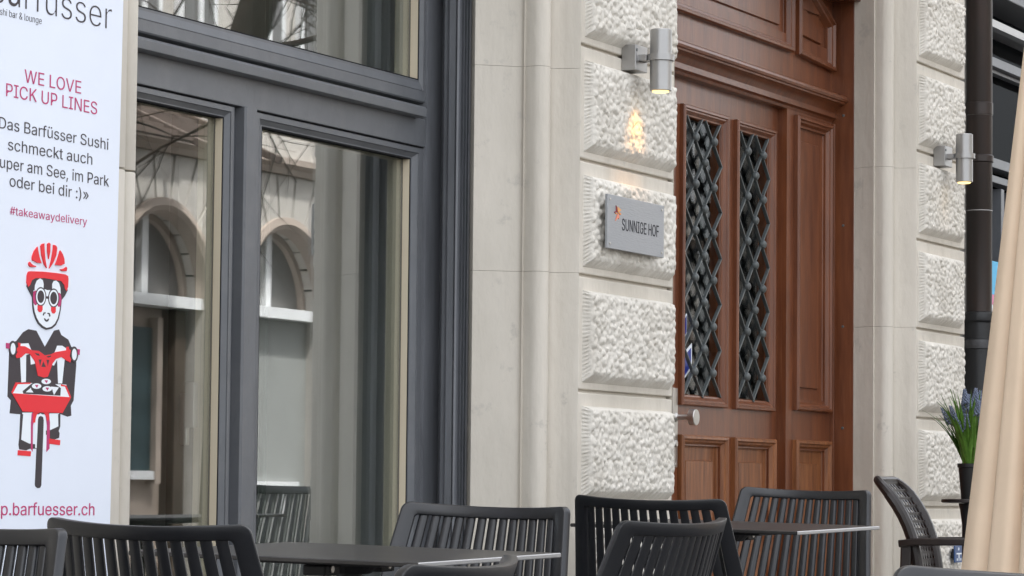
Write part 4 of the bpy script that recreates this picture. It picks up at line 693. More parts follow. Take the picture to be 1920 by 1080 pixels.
for mi, pl_ in ((0, [(248, 252), (258, 270), (268, 338), (258, 345), (228, 352), (225, 340), (250, 330)]), (1, [(272, 270), (292, 290), (320, 318), (300, 332), (282, 350), (270, 330)]), (2, [(270, 345), (300, 352), (320, 372), (305, 382), (285, 360)]), (3, [(270, 365), (285, 375), (292, 405), (285, 440), (275, 420), (255, 445), (240, 462), (255, 410)]), (2, [(238, 356), (264, 356), (262, 366), (245, 372)])):
    em.plate([K_(*p) for p in pl_], NY - .002, NY + .001, mi)
em.build('star_emblem', [M['darkred'], M['yellow'], M['orange'], M['salmon']], npl)

# ================================================================== poster
QY = -.085
po = thing('poster', 'tall white takeaway poster with a cyclist drawing beside the shop window', 'poster', (-4.0, QY, .5))
c4 = [at(-52, 2200, QY), at(198, 1150, QY), at(234, -80, QY), at(-40, -400, QY)]
xr0, xr1 = at(205, 1060, QY)[0], at(232, 0, QY)[0]
xr = (at(207, 980, QY)[0] + at(232, 0, QY)[0]) / 2; dxr = at(232, 0, QY)[0] - at(207, 980, QY)[0]; dz = at(232, 0, QY)[2] - at(207, 980, QY)[2]
lean = dxr / dz; zc0 = (at(232, 0, QY)[2] + at(207, 980, QY)[2]) / 2
b = MB(); zl, zh = .42, 2.75
W_ = .63
b.plate([(xr - W_ + lean * (zl - zc0), zl), (xr + lean * (zl - zc0), zl), (xr + lean * (zh - zc0), zh), (xr - W_ + lean * (zh - zc0), zh)], QY, QY + .022)
b.build('panel', M['poster'], po, bevel=.002)
for z in (.6, 1.6, 2.6): b = MB(); b.box(xr - .5, xr - .1, QY + .022, -.03, z - .03, z + .03); b.build('bracket', M['blackmetal'], po)
TY = QY - .0006
def pline(s, x0, y0, x1, y1, cap, m, thin=0.0, full=None):
    """text whose baseline runs between two picture points; full = (string, its visible tail)"""
    a, c = at(x0, y0, TY), at(x1, y1, TY)
    z = (a[2] + c[2]) / 2; xa = a[0]
    if full:
        v1, _ = text_mesh(s, thin); v2, _ = text_mesh(full, thin)
        w1 = max(q[0] for q in v1) - min(q[0] for q in v1); w2 = max(q[0] for q in v2) - min(q[0] for q in v2)
        xa = c[0] - (c[0] - a[0]) * w2 / w1; s = full
    slope = (c[2] - a[2]) / (c[0] - a[0])
    z0 = c[2] - slope * (c[0] - xa)
    mid = ((x0 + x1) / 2, (y0 + y1) / 2); cap_m = at(mid[0], mid[1] - cap, TY)[2] - at(mid[0], mid[1], TY)[2]
    lettering(po, s, xa, c[0], z0, cap_m, TY, m, slope, thin)
pline('üsser', 86, 27, 210, 57, 54, M['ink'], -.013, full='barfüsser')
pline('shi bar & lounge', 0, 27.5, 78, 45.5, 13, M['ink'], -.010, full='sushi bar & lounge')
pline('WE LOVE', 46, 154, 152, 176, 24, M['pink'], -.002)
pline('PICK UP LINES', 11.5, 180, 182, 215, 24, M['pink'], -.002)
pline('Das Barfüsser Sushi', -2, 240, 203, 281, 21, M['ink'], -.002, full='«Das Barfüsser Sushi')
pline('schmeckt auch', 15, 281, 173, 309, 21, M['ink'], -.002)
pline('uper am See, im Park', 0, 314, 204, 350, 21, M['ink'], -.002, full='super am See, im Park')
pline('oder bei dir :)»', 18, 349, 166, 376, 21, M['ink'], -.002)
pline('#takeawaydelivery', 18.5, 402, 163, 423, 15, M['pink'], -.003)
pline('p.barfuesser.ch', 2, 966, 177, 966, 23, M['pink'], .002, full='shop.barfuesser.ch')
# the cyclist: layered flat prints, each a hair in front of the one below
dr = MB(); _lay = [0]
def D(mi, pts, src):
    ox, oy, k = src
    _lay[0] += 1; y = QY - .0004 - _lay[0] * .00004
    P = []
    for p in pts: q = at(ox + p[0] / k, oy + p[1] / k, QY); P.append((q[0], q[2]))
    dr.plate(P, y, QY + .001, mi)
def ell(cx, cy, rx, ry, n=24, a0=0, a1=360): return [(cx + rx * math.cos(math.radians(a0 + (a1 - a0) * k / n)), cy + ry * math.sin(math.radians(a0 + (a1 - a0) * k / n))) for k in range(n if a1 - a0 == 360 else n + 1)]
A = (0, 440, 5.4); Bs = (0, 620, 3.4833)
WH, RD, IK, PK = 0, 1, 2, 3
# body first (lower crop)
D(IK, [(185, -10), (237, 0), (292, 105), (352, 0), (385, -8), (400, 28), (445, 58), (465, 105), (497, 120), (497, 230), (480, 455), (462, 490), (465, 555), (440, 562), (395, 545), (150, 548), (62, 540), (70, 455), (48, 430), (58, 170), (62, 80), (105, 68), (150, 10)], Bs)
D(WH, [(125, 85), (185, 82), (205, 130), (228, 215), (200, 222), (195, 150), (170, 160), (168, 335), (138, 338), (130, 170), (118, 110)], Bs)
D(WH, [(372, 98), (405, 98), (438, 120), (420, 200), (405, 345), (378, 345), (372, 190), (352, 228), (330, 222), (352, 150)], Bs)
D(WH, [(145, 535), (210, 535), (205, 735), (170, 730), (135, 715)], Bs)
D(WH, [(322, 540), (385, 540), (385, 630), (325, 655)], Bs)
D(IK, [(132, 545), (150, 545), (137, 712), (190, 738), (235, 742), (240, 770), (190, 772), (170, 782), (125, 775), (120, 745), (125, 700)], Bs)
D(IK, [(378, 545), (393, 545), (392, 625), (382, 655), (388, 670), (385, 700), (350, 712), (325, 705), (322, 682), (285, 678), (285, 655), (330, 648), (380, 625)], Bs)
# front fork, wheel, pedals
D(PK, [(205, 540), (225, 530), (228, 560), (214, 620), (212, 790), (200, 770), (200, 600)], Bs)
D(PK, [(295, 530), (318, 540), (325, 600), (322, 770), (302, 792), (306, 620), (298, 560)], Bs)
D(RD, [(215, 528), (318, 532), (320, 580), (306, 590), (300, 560), (285, 538), (262, 533), (240, 545), (232, 570), (228, 600), (212, 600)], Bs)
D(WH, [(232, 600), (238, 560), (262, 540), (288, 555), (298, 600), (298, 780), (228, 765), (228, 640)], Bs)
D(IK, [(246, 580), (252, 562), (265, 557), (280, 565), (284, 585), (268, 1010), (260, 1026), (244, 1028), (230, 1018), (227, 1005)], Bs)
D(RD, [(116, 780), (202, 788), (198, 820), (114, 814)], Bs)
D(RD, [(318, 705), (392, 715), (390, 748), (318, 738)], Bs)
# crate
D(WH, [(110, 338), (430, 352), (458, 435), (75, 410)], Bs)
D(RD, [(100, 338), (200, 340), (196, 348), (114, 350), (82, 408), (72, 405)], Bs)
D(RD, [(395, 350), (432, 358), (462, 432), (452, 436), (422, 366), (396, 362)], Bs)
D(IK, [(145, 395), (205, 345), (270, 322), (330, 330), (395, 375), (392, 425), (150, 412)], Bs)
D(WH, [(165, 402), (200, 372), (215, 404)], Bs); D(WH, [(330, 365), (382, 370), (350, 420)], Bs)
for cx, cy in ((299, 332), (236, 362), (305, 380)):
    D(IK, ell(cx, cy + 14, 36, 26), Bs); D(WH, ell(cx, cy, 31, 18), Bs)
    D(PK, [(cx - 11, cy - 6), (cx - 5, cy - 10), (cx, cy - 6), (cx + 5, cy - 10), (cx + 11, cy - 5), (cx + 2, cy + 12)], Bs)
D(RD, [(75, 408), (462, 435), (405, 538), (145, 528)], Bs)
# handlebar
D(RD, [(115, 78), (132, 82), (130, 100), (160, 102), (205, 128), (250, 132), (290, 162), (330, 155), (360, 140), (430, 128), (432, 106), (446, 105), (448, 122), (460, 128), (452, 165), (462, 190), (455, 208), (430, 195), (400, 172), (362, 185), (340, 215), (310, 300), (285, 306), (245, 295), (225, 200), (190, 150), (165, 148), (135, 175), (105, 180), (100, 165), (112, 140), (100, 120), (118, 108)], Bs)
D(IK, [(248, 188), (268, 188), (258, 232)], Bs); D(IK, [(300, 190), (318, 192), (308, 234)], Bs); D(IK, [(280, 200), (296, 238), (266, 236)], Bs)
D(IK, [(222, 145), (250, 150), (255, 165), (236, 160)], Bs); D(IK, [(300, 168), (328, 162), (330, 170), (310, 176)], Bs)
for cx, cy in ((81, 118), (481, 155)):
    D(IK, ell(cx, cy, 25, 52), Bs); D(WH, ell(cx, cy, 16, 38), Bs)
D(PK, [(38, 80), (58, 82), (58, 118), (38, 115)], Bs); D(PK, [(503, 120), (518, 122), (516, 158), (502, 155)], Bs)
# head
D(IK, [(265, 520), (300, 590), (325, 640), (330, 560), (600, 575), (610, 670), (650, 620), (680, 560), (600, 450), (400, 410), (300, 450)], A)
D(IK, [(322, 640), (325, 720), (335, 790), (355, 850), (380, 900), (420, 940), (465, 962), (520, 950), (560, 915), (590, 850), (608, 760), (618, 660), (600, 560), (350, 545)], A)
D(WH, [(331, 640), (334, 720), (345, 785), (366, 845), (392, 890), (428, 925), (465, 944), (512, 932), (548, 900), (576, 845), (596, 760), (606, 660), (590, 575), (470, 555), (345, 550)], A)
D(IK, [(432, 440), (530, 460), (520, 560), (470, 562), (432, 545)], A)
D(WH, [(342, 555), (346, 510), (365, 465), (398, 442), (425, 460), (434, 500), (432, 555)], A)
D(WH, [(520, 560), (520, 500), (535, 470), (560, 464), (590, 490), (604, 540), (606, 600), (560, 570)], A)
D(PK, ell(352, 640, 26, 75), A); D(PK, ell(590, 660, 24, 72), A)
D(WH, [(455, 560), (492, 562), (482, 610), (462, 610)], A)
for cx, cy in ((404, 628), (534, 642)):
    D(IK, ell(cx, cy, 56, 98), A); D(WH, ell(cx, cy, 47, 84), A); D(IK, ell(cx, cy, 35, 64), A)
D(IK, [(450, 622), (490, 626), (488, 652), (450, 645)], A)
D(RD, [(372, 715), (422, 722), (422, 760), (408, 785), (385, 783), (370, 760)], A); D(RD, [(508, 732), (556, 735), (556, 780), (540, 800), (520, 796), (508, 770)], A)
D(IK, [(424, 815), (432, 788), (452, 786), (454, 796), (440, 800), (434, 820)], A); D(IK, [(470, 800), (474, 790), (494, 794), (502, 826), (490, 830), (486, 806)], A)
D(IK, [(436, 848), (444, 846), (462, 866), (480, 850), (488, 854), (478, 876), (462, 882), (446, 872)], A)
# helmet
D(RD, [(280, 376), (300, 370), (420, 374), (560, 388), (650, 402), (680, 418), (684, 450), (680, 530), (665, 572), (650, 550), (640, 510), (610, 470), (545, 458), (440, 440), (350, 440), (315, 460), (295, 510), (275, 530), (264, 480), (268, 410)], A)
D(RD, [(372, 122), (378, 160), (392, 230), (412, 290), (370, 284), (318, 256), (318, 225), (340, 165)], A)
D(RD, [(405, 115), (418, 95), (440, 88), (442, 150), (450, 250), (466, 340), (440, 300), (415, 210)], A)
D(RD, [(474, 95), (488, 82), (502, 92), (500, 170), (485, 248), (474, 170)], A)
D(RD, [(535, 102), (560, 112), (570, 135), (560, 210), (530, 285), (492, 342), (515, 250), (530, 160)], A)
D(RD, [(602, 160), (625, 195), (642, 245), (645, 295), (610, 312), (552, 306), (575, 250)], A)
D(RD, [(284, 285), (292, 274), (320, 305), (355, 318), (355, 328), (300, 326), (284, 310)], A)
D(RD, [(600, 352), (640, 344), (664, 326), (670, 345), (664, 370), (620, 368)], A)
dr.build('cyclist_drawing', [M['white'], M['red'], M['ink'], M['pink']], po)

# ================================================================== downpipe
pc = at(1836, 400, .02); pr = .058
dp = thing('drainpipe', 'dark copper drainpipe with a black cast iron foot beside the right pillar', 'drainpipe', (pc[0], pc[1], .05))
pz = lambda y: at(1836, y, .02)[2]
b = MB(); zj = pz(590)
b.lathe([(pr, zj), (pr, pz(398)), (pr + .001, pz(397)), (pr + .001, TOP + 1.2)], (pc[0], pc[1], 0), 32); b.build('pipe', M['pipe'], dp, smooth=True)
b = MB(); b.lathe([(pr + .0015, pz(396) - .002), (pr + .0035, pz(396)), (pr + .0015, pz(396) + .003)], (pc[0], pc[1], 0), 32); b.build('seam', M['solder'], dp, smooth=True); b = MB()
b.lathe([(pr + .0015, pz(217)), (pr + .003, pz(216)), (pr + .0015, pz(215))], (pc[0], pc[1], 0), 32)
b.build('seam', M['solder'], dp, smooth=True)
b = MB(); b.lathe([(pr + .001, pz(217)), (pr + .004, pz(216)), (pr + .004, pz(194)), (pr + .001, pz(193))], (pc[0], pc[1], 0), 32); b.build('sleeve', M['pipe'], dp, smooth=True)
b = MB(); b.lathe([(pr + .001, pz(306)), (pr + .007, pz(304)), (pr + .007, pz(293)), (pr + .001, pz(291))], (pc[0], pc[1], 0), 32); b.tube([(pc[0], pc[1] + .05, pz(298)), (pc[0], .12, pz(298))], .01, 8); b.build('pipe_clip', M['pipe'], dp, smooth=True)
pr2 = pr + .007
b = MB(); b.lathe([(pr2, -.2), (pr2, pz(655)), (pr2 + .006, pz(654)), (pr2 + .006, pz(637)), (pr2, pz(636)), (pr2, pz(606)), (pr2 + .009, pz(602)), (pr2 + .011, pz(594)), (pr2 + .008, pz(587)), (pr, pz(585))], (pc[0], pc[1], 0), 32); b.build('iron_foot', M['pipelow'], dp, smooth=True)
b = MB(); b.lathe([(pr2 + .006, pz(654)), (pr2 + .0065, pz(652)), (pr2 + .0065, pz(640)), (pr2 + .006, pz(638))], (pc[0], pc[1], 0), 32); b.build('lead_collar', mat('grey_lead', (.09, .09, .095), .5, .5, metal=.4, var=.6, vscale=30), dp, smooth=True)
b = MB(); q = at(1862, 167, .02); b.lathe([(.018, 0), (.018, .002)], (pc[0] + pr * .80, pc[1] - pr * .62, pz(166)), 14, axis='-y'); b.build('sticker', M['white'], dp)

# ================================================================== neighbouring shop front
sf = thing('neighbour_shopfront', 'dark shop front with grey metal bars right of the drainpipe', 'shop front', (4.6, .3, .1))
SY = .22
b = MB(); b.box(3.62, 7.5, .9, .95, -.3, 4.0); b.box(3.62, 7.5, .28, .9, -.3, -.05); b.build('dark_back', M['dark'], sf)
def zat(px, py, Y=SY): return at(px, py, Y)[2]
b = MB(); z = zat(1880, 20); b.box(3.62, 7.5, SY - .12, SY + .2, z, z + 1.2); b.build('fascia', M['grey'], sf, bevel=.004)
b = MB(); za, zb = zat(1880, 70), zat(1880, 50); b.profx([(SY - .02, za), (SY - .05, (za + zb) / 2 - .02), (SY - .05, zb - .01), (SY - .02, zb), (SY + .06, zb), (SY + .06, za)], 3.62, 7.5); b.build('awning_rail', M['alu'], sf)
b = MB(); za, zb = zat(1880, 131), zat(1880, 114); b.box(3.62, 7.5, SY, SY + .08, za, zb); b.box(3.62, 7.5, SY + .03, SY + .07, za - .02, za - .003)
za, zb = zat(1872, 318), zat(1872, 300); b.box(3.62, 7.5, SY - .01, SY + .08, za, zb); za, zb = zat(1872, 343), zat(1872, 330); b.box(3.62, 7.5, SY + .01, SY + .08, za, zb)
xv = atx(1866, SY + .05); b.box(xv, xv + .05, SY + .02, SY + .07, -.2, zat(1872, 350)); b.box(xv + .2, xv + .23, SY + .02, SY + .07, -.2, zat(1872, 350))
b.box(3.64, 3.70, SY - .02, SY + .1, -.3, 4)
b.build('metal_bars', M['grey'], sf, bevel=.002)
b = MB(); b.box(3.62, 7.5, SY + .09, SY + .096, -.1, 3.2); b.build('glass_pane', glass_mat('shopfront_glass', .02, (.35, .37, .4)), sf)
sg = thing('window_sign', 'light blue and pink sign in the neighbouring shop window, behind the drainpipe', 'sign', (4.2, SY, 1.2))
b = MB(); x0, x1 = atx(1840, SY - .03), atx(1896, SY - .03); zz = [zat(1866, y, SY - .03) for y in (490, 553, 572, 585, 620)]
for k in range(4): b.box(x0, x1, SY - .03, SY - .02, zz[k + 1], zz[k] - .0005, (0, 1, 2, 0)[k])
b.build('panel', [M['sky'], M['rose'], M['white']], sg)

# hydrant sign on the right pillar
hy = at(1797, 1038, -.058)
hs_ = thing('hydrant_sign', 'small dark blue enamel sign with a white T near the foot of the right pillar', 'sign', (hy[0], hy[1], hy[2] - .05))
b = MB(); b.box(hy[0] - .055, hy[0] + .055, -.06, -.055, hy[2] - .038, hy[2] + .034); b.build('plate', M['blue'], hs_, bevel=.001)
b = MB(); z = hy[2]
for r_ in (rect(-.034, .034, -.003, .003), rect(-.005, .005, -.022, -.0031), rect(-.03, -.02, -.030, -.020), rect(-.004, .004, -.030, -.0235), rect(.02, .03, -.030, -.020), rect(-.012, .002, .014, .026)):
    b.plate([(hy[0] + p[0], z + p[1]) for p in r_], -.0615, -.0602)
b.build('lettering', M['white'], hs_)
b = MB(); b.box(hy[0] - .02, hy[0] + .02, -.055, -.01, z - .02, z + .02); b.build('bracket', M['blackmetal'], hs_)

# ================================================================== resin slat chair (faces local +x, origin on the ground under the seat)
SW0, SW1 = .285, .232          # half width of the back at seat height and at the top
ZS, ZT = .43, .838
REC = .235; KX = -.19; CUR = 1.15
def bp(u, v, t=0.0):
    """u -1..1 across, v 0..1 up, t thickness offset (towards the sitter)"""
    hw = SW0 + (SW1 - SW0) * v; y = u * hw
    z = ZS + (ZT - ZS) * v
    x = KX - REC * (z - ZS) * (1 + .15 * v) + CUR * y * y
    sl = 2 * CUR * y; n = math.sqrt(1 + sl * sl)
    return (x + t / n, y - t * sl / n, z)
def back_frame():
    b = MB(); hw1 = SW1; H = ZT - ZS
    ro, ri = .020, .009
    def outline(du_st, dz_top, z0, r):
        """half-path in (y at top scale, v): from bottom left up round to bottom right"""
        pts = []; ny = 26
        yy = 1 - du_st; vt = 1 - dz_top / H; ru = r / hw1; rv = r / H
        for k in range(9): pts.append((-yy, z0 + (vt - rv - z0) * k / 8))
        for k in range(1, 6): a = PI / 2 * k / 6; pts.append((-yy + ru * (1 - math.cos(a)), vt - rv + rv * math.sin(a)))
        for k in range(ny + 1): u = -yy + ru + (2 * yy - 2 * ru) * k / ny; pts.append((u, vt))
        for k in range(5, 0, -1): a = PI / 2 * k / 6; pts.append((yy - ru * (1 - math.cos(a)), vt - rv + rv * math.sin(a)))
        for k in range(8, -1, -1): pts.append((yy, z0 + (vt - rv - z0) * k / 8))
        return pts
    O = outline(0, 0, -.03, ro); I = outline(.037 / hw1, .031, -.03, ri)
    # top dips a little in the middle
    dip = lambda u, v: v - (.010 / H) * (1 - u * u) * max(0, (v - .5) * 2)
    T = .011; c = .004
    def mix(t): return [(o[0] + (i[0] - o[0]) * t, o[1] + (i[1] - o[1]) * t) for o, i in zip(O, I)]
    L = []
    for t, th in ((0, -T + c), (0, T - c), (.03, T - c * .3), (.10, T), (.90, T), (.97, T - c * .4), (1, T - c), (1, -T + c), (.97, -T + c * .4), (.90, -T), (.10, -T), (.03, -T + c * .3), (0, -T + c)):
        L.append([bp(p[0], dip(*p), th) for p in mix(t)])
    b.loops(L, close=False)
    return b
def slats():
    b = MB(); n = 13; H = ZT - ZS
    uw = 1 - .037 / SW1
    per = 2 * uw / (n + .35); sw = per * .76
    for k in range(n):
        uc = (k - (n - 1) / 2) * per; L = []
        vt = 1 - .029 / H - (.010 / H) * (1 - uc * uc)
        for q in range(7):
            v = -.03 + (vt + .03) * q / 6; row = []
            for s_, t in ((-1, -.004), (-1, .001), (-.7, .0045), (0, .006), (.7, .0045), (1, .001), (1, -.004), (.7, -.0062), (-.7, -.0062)):
                row.append(bp(uc + s_ * sw / 2, v, t))
            L.append(row)
        b.loops(L, True, True, True)
    return b
def seat():
    b = MB(); L = []
    for (x, hw, z) in ((-.215, .27, .425), (-.10, .272, .420), (.05, .278, .428), (.20, .275, .440), (.245, .268, .436), (.252, .264, .425)):
        L.append([(x, -hw, z), (x, -hw * .5, z - .012), (x, 0, z - .016), (x, hw * .5, z - .012), (x, hw, z), (x, hw, z - .024), (x, -hw, z - .024)])
    b.loops(L, True, True, True); return b
def leg(x0, y0, x1, y1, z0=.425):
    b = MB(); b.bar([(x0, y0, z0), ((x0 + x1) / 2, (y0 + y1) / 2, z0 / 2), (x1, y1, 0.0)], [.024, .020, .015], .016, (1, 0, 0)); return b
def make_chair():
    t = thing('resin_chair', 'x', 'chair', (0, 0, 0), 'anthracite slatted resin chairs')
    back_frame().build('back_frame', M['chair'], t, smooth=True, local=True, angle=50)
    slats().build('back_slats', M['chair'], t, smooth=True, local=True, angle=50)
    seat().build('seat', M['chair'], t, bevel=.005, smooth=True, local=True)
    for y in (-1, 1):
        leg(-.19, .262 * y, -.27, .275 * y).build('leg', M['chair'], t, local=True, smooth=True); leg(.215, .25 * y, .255, .262 * y).build('leg', M['chair'], t, local=True, smooth=True)
    return t
def ground_matrix(x, y, ang):
    X = Vector((1, 0, .0165)).normalized(); Y = Vector((0, 1, .02)); Z = X.cross(Y).normalized(); Y = Z.cross(X)
    B = Matrix((X, Y, Z)).transposed().to_4x4()
    return Matrix.Translation((x, y, ground(x, y))) @ B @ Matrix.Rotation(ang, 4, 'Z')
chair0 = make_chair(); first = [True]
TIPX = KX - REC * (ZT - ZS) * 1.15 + CUR * SW1 * SW1      # local x of the chord of the top corners
def chair(label, cx, cy, deg):
    """chair whose top corners' chord is centred at cx, cy"""
    o = chair0 if first[0] else dup(chair0); first[0] = False
    a = math.radians(deg); ox, oy = cx - TIPX * math.cos(a), cy - TIPX * math.sin(a)
    lean = ZT * .0165, ZT * .02
    o.matrix_world = ground_matrix(ox + lean[0], oy + lean[1], a); o['label'] = label
    return o
chair('dark slatted chair in front of the brown door, facing the camera across the right table', 0.0, -.48, 180)
chair('dark slatted chair with its back to the camera, left of the right table', -1.75, -.655, 0)
chair('dark slatted chair below the window jamb, facing the camera over the left table', -3.0, -.735, 180)
chair('dark slatted chair with broad back before the lower right poster corner', -4.84, -.892, 0)
chair('dark slatted chair turned to the wall, overlapping the left end of the right table', -3.62, -1.51, 83)
chair('dark slatted chair showing only its top rail below the left table', -5.85, -2.085, 96)
chair('dark slatted chair cut off by the left edge of the picture, below the poster', -5.35, -.80, 180)
chair('dark slatted chair top at the lower right corner, in front of the beige parasol', -5.45, -2.89, 180)

# ================================================================== tables
TL = .74; TH = .737
def make_table():
    t = thing('cafe_table', 'x', 'table', (0, 0, 0), 'square dark cafe tables')
    h = TL / 2; b = MB(); e = .011; r = .006
    def sq(d, z): return [(-h + d, -h + d, z), (h - d, -h + d, z), (h - d, h - d, z), (-h + d, h - d, z)]
    b.loops([sq(.002, TH - e), sq(0, TH - e + .002), sq(0, TH - .002), sq(.0025, TH)], True, True, True)
    o = b.build('table_top', [M['tabletop'], M['litedge']], t, local=True)
    for p in o.data.polygons:
        if abs(p.normal.z) < .9 and p.normal.y < -.4: p.material_index = 1  # only the street side gets the paler colour, as if lit
    b = MB(); b.box(-.17, .17, -.17, .17, TH - e - .014, TH - e - .0005); b.lathe([(.05, TH - .05), (.075, TH - e - .014)], (0, 0, 0), 20)
    b.box(-.17, -.10, -.03, .03, TH - .05, TH - e - .0145); b.box(.10, .17, -.03, .03, TH - .05, TH - e - .0145); b.build('top_bracket', M['blackmetal'], t, bevel=.004, local=True)
    for x in (-.14, .14):
        b = MB(); b.lathe([(.008, 0), (.008, .003)], (x, -.03, TH - .035), 10, axis='-y'); b.build('bolt', M['steel'], t, local=True)
    b = MB(); b.lathe([(.03, .03), (.03, TH - .05)], (0, 0, 0), 24); b.build('column', M['blackmetal'], t, local=True, smooth=True)
    b = MB()
    for k in range(4):
        a = PI / 4 + k * PI / 2; b.bar([(0.02 * math.cos(a), .02 * math.sin(a), .05), (.36 * math.cos(a), .36 * math.sin(a), .018)], .03, .017, (-math.sin(a), math.cos(a), 0))
    b.build('foot_cross', M['blackmetal'], t, local=True)
    return t
tb0 = make_table()
def table(label, cx, cy, f=[True]):
    o = tb0 if f[0] else dup(tb0); f[0] = False
    o.matrix_world = ground_matrix(cx + TH * .0165, cy + TH * .02, 0); o['label'] = label
table('square dark table in front of the shop window', -3.71, -.735)
table('square dark table in front of the brown door', -.97, -.585)

# ================================================================== brown resin armchair
IX, IY = 1.72, -.50
ic = thing('perforated_armchair', 'brown resin armchair with a perforated back, beside the beige parasol', 'chair', (IX, IY, ground(IX, IY)))
ia = math.radians(-81.5)
def ibp(u, v, t=0):      # back surface, local +x forward
    z = .43 + .42 * v; y = u * (.215 + .012 * v)
    x = -.15 - .03 * v - .14 * max(0, v) ** 2.8 + .30 * y * y
    return (x + t, y, z)
b = MB()
for s_ in (-1, 1):
    path = [ibp(s_, v) for v in [k / 10 - .03 for k in range(10)]] + [ibp(s_ * (1 - .30 * (1 - math.cos(q))), .87 + .13 * math.sin(q)) for q in [PI / 2 * k / 6 for k in range(7)]] + [ibp(s_ * u, 1) for u in (.5, .3, 0)]
    b.tube(path, [.023] * 9 + [.022, .021, .020, .019, .018, .017, .016, .015, .014, .013, .012], 10)
b.tube([ibp(u, 0.02) for u in [k / 8 - 1 for k in range(17)]], .018, 8)
b.build('back_frame', M['wicker'], ic, smooth=True, local=True)
b = MB()
for k in range(14):
    v = .03 + k * .0715; m_ = 1 - .30 * (1 - math.sqrt(max(0, 1 - max(0, (v - .87) / .13) ** 2))); P_ = [ibp((q / 6 - 1) * m_, v) for q in range(13)]
    b.bar(P_, .0105, .0016, (0, 0, 1))
for k in range(10):
    u = -.93 + k * 1.86 / 9; b.bar([ibp(u, v, .0005) for v in [q / 10 * (1 if abs(u) < .7 else .94) for q in range(11)]], .0145, .0014, (0, 1, 0))
b.build('back_mesh', M['wicker'], ic, local=True)
for s_ in (-1, 1):
    b = MB(); y = .255 * s_
    b.bar([(-.205, y * .93, .605), (-.15, y, .612), (.05, y * 1.03, .615), (.22, y, .60), (.255, y, .58)], .024, .014, (0, 1, 0)); b.build('armrest', M['wicker'], ic, local=True, smooth=True)
    b = MB(); b.bar([(.245, y, .59), (.235, y, .3), (.26, y, 0)], .02, .017, (1, 0, 0)); b.build('leg', M['wicker'], ic, local=True, smooth=True)
    b = MB(); b.bar([(-.185, y * .93, .61), (-.19, y * .95, .4), (-.26, y, 0)], .02, .017, (1, 0, 0)); b.build('leg', M['wicker'], ic, local=True, smooth=True)
b = MB(); b.box(-.17, .24, -.235, .235, .425, .45); b.build('seat', M['wicker'], ic, bevel=.01, local=True)
ic.rotation_euler = (0, 0, ia)

# ================================================================== plant stand, pot, hyacinths
fx, fy = at(1816, 938, -.42)[0], -.42; fz = at(1816, 936, -.42)[2]
gz = ground(fx, fy)
ps = thing('plant_stand', 'small dark round stand under the potted hyacinths', 'plant stand', (fx, fy, gz))
b = MB(); b.lathe([(.10, fz - .016), (.108, fz - .012), (.108, fz - .003), (.105, fz)], (fx, fy, 0), 36); b.build('stand_top', M['wicker'], ps, smooth=True)
b = MB(); b.lathe([(.026, gz + .02), (.026, fz - .10), (.034, fz - .04), (.04, fz - .0165)], (fx, fy, 0), 16); b.lathe([(.16, gz), (.16, gz + .012), (.03, gz + .022)], (fx, fy, 0), 24); b.build('column', M['blackmetal'], ps, smooth=True)
pot = thing('potted_hyacinth', 'blue grape hyacinths with green blades in a black pot beside the right pillar', 'potted plant', (fx, fy, fz))
b = MB(); px_, py_ = fx + .022, fy
b.lathe([(.036, fz), (.047, fz + .125), (.051, fz + .127), (.051, fz + .142), (.046, fz + .142), (.044, fz + .12), (.001, fz + .118)], (px_, py_, 0), 24); b.build('pot', M['pot'], pot, smooth=True)
rg = random.Random(7)
b = MB()
for k in range(16): 
    a = rg.random() * 6.28; r = .028 * rg.random() ** .5; c = (px_ + r * math.cos(a), py_ + r * math.sin(a), fz + .118)
    b.lathe([(.004, 0), (.011, .008), (.012, .016), (.006, .03), (.002, .04)], c, 8)
b.build('bulbs', M['soil'], pot, smooth=True)
b = MB()
def blade(p0, az, tilt, ln_, wd, droop):
    P_ = []; n = 9; d = Vector((math.cos(az), math.sin(az), 0)); p = Vector(p0); an = tilt
    for i in range(n + 1):
        P_.append(p.copy()); an += droop / n * (.3 + 1.4 * i / n); p = p + (d * math.sin(an) + Vector((0, 0, 1)) * math.cos(an)) * ln_ / n
    sd = Vector((-math.sin(az), math.cos(az), 0)); L = []
    for i, q in enumerate(P_):
        t = i / n; w = wd * (.55 + .6 * math.sin(PI * min(1, t * .9 + .12))) * (1 - t ** 5); L.append([q - sd * w, q + Vector((d.x, d.y, 0)) * w * .35, q + sd * w, q + Vector((d.x, d.y, 0)) * (w * .35 + .0012)])
    b.loops(L, True, True, True)
for k in range(130):
    a = rg.random() * 6.28; r = .03 * rg.random() ** .5
    blade((px_ + r * math.cos(a), py_ + r * math.sin(a), fz + .125), a + rg.uniform(-.5, .5), .04 + .34 * rg.random(), rg.uniform(.18, .33), rg.uniform(.005, .009), rg.uniform(.0, .9))
blade((px_ - .03, py_ - .02, fz + .13), math.radians(200), .5, .16, .004, 1.4)
blade((px_ + .04, py_ - .05, fz + .10), math.radians(188), 2.0, .21, .004, -.1)
b.build('leaves', M['leaf'], pot, smooth=True)
fb = MB(); sb = MB()
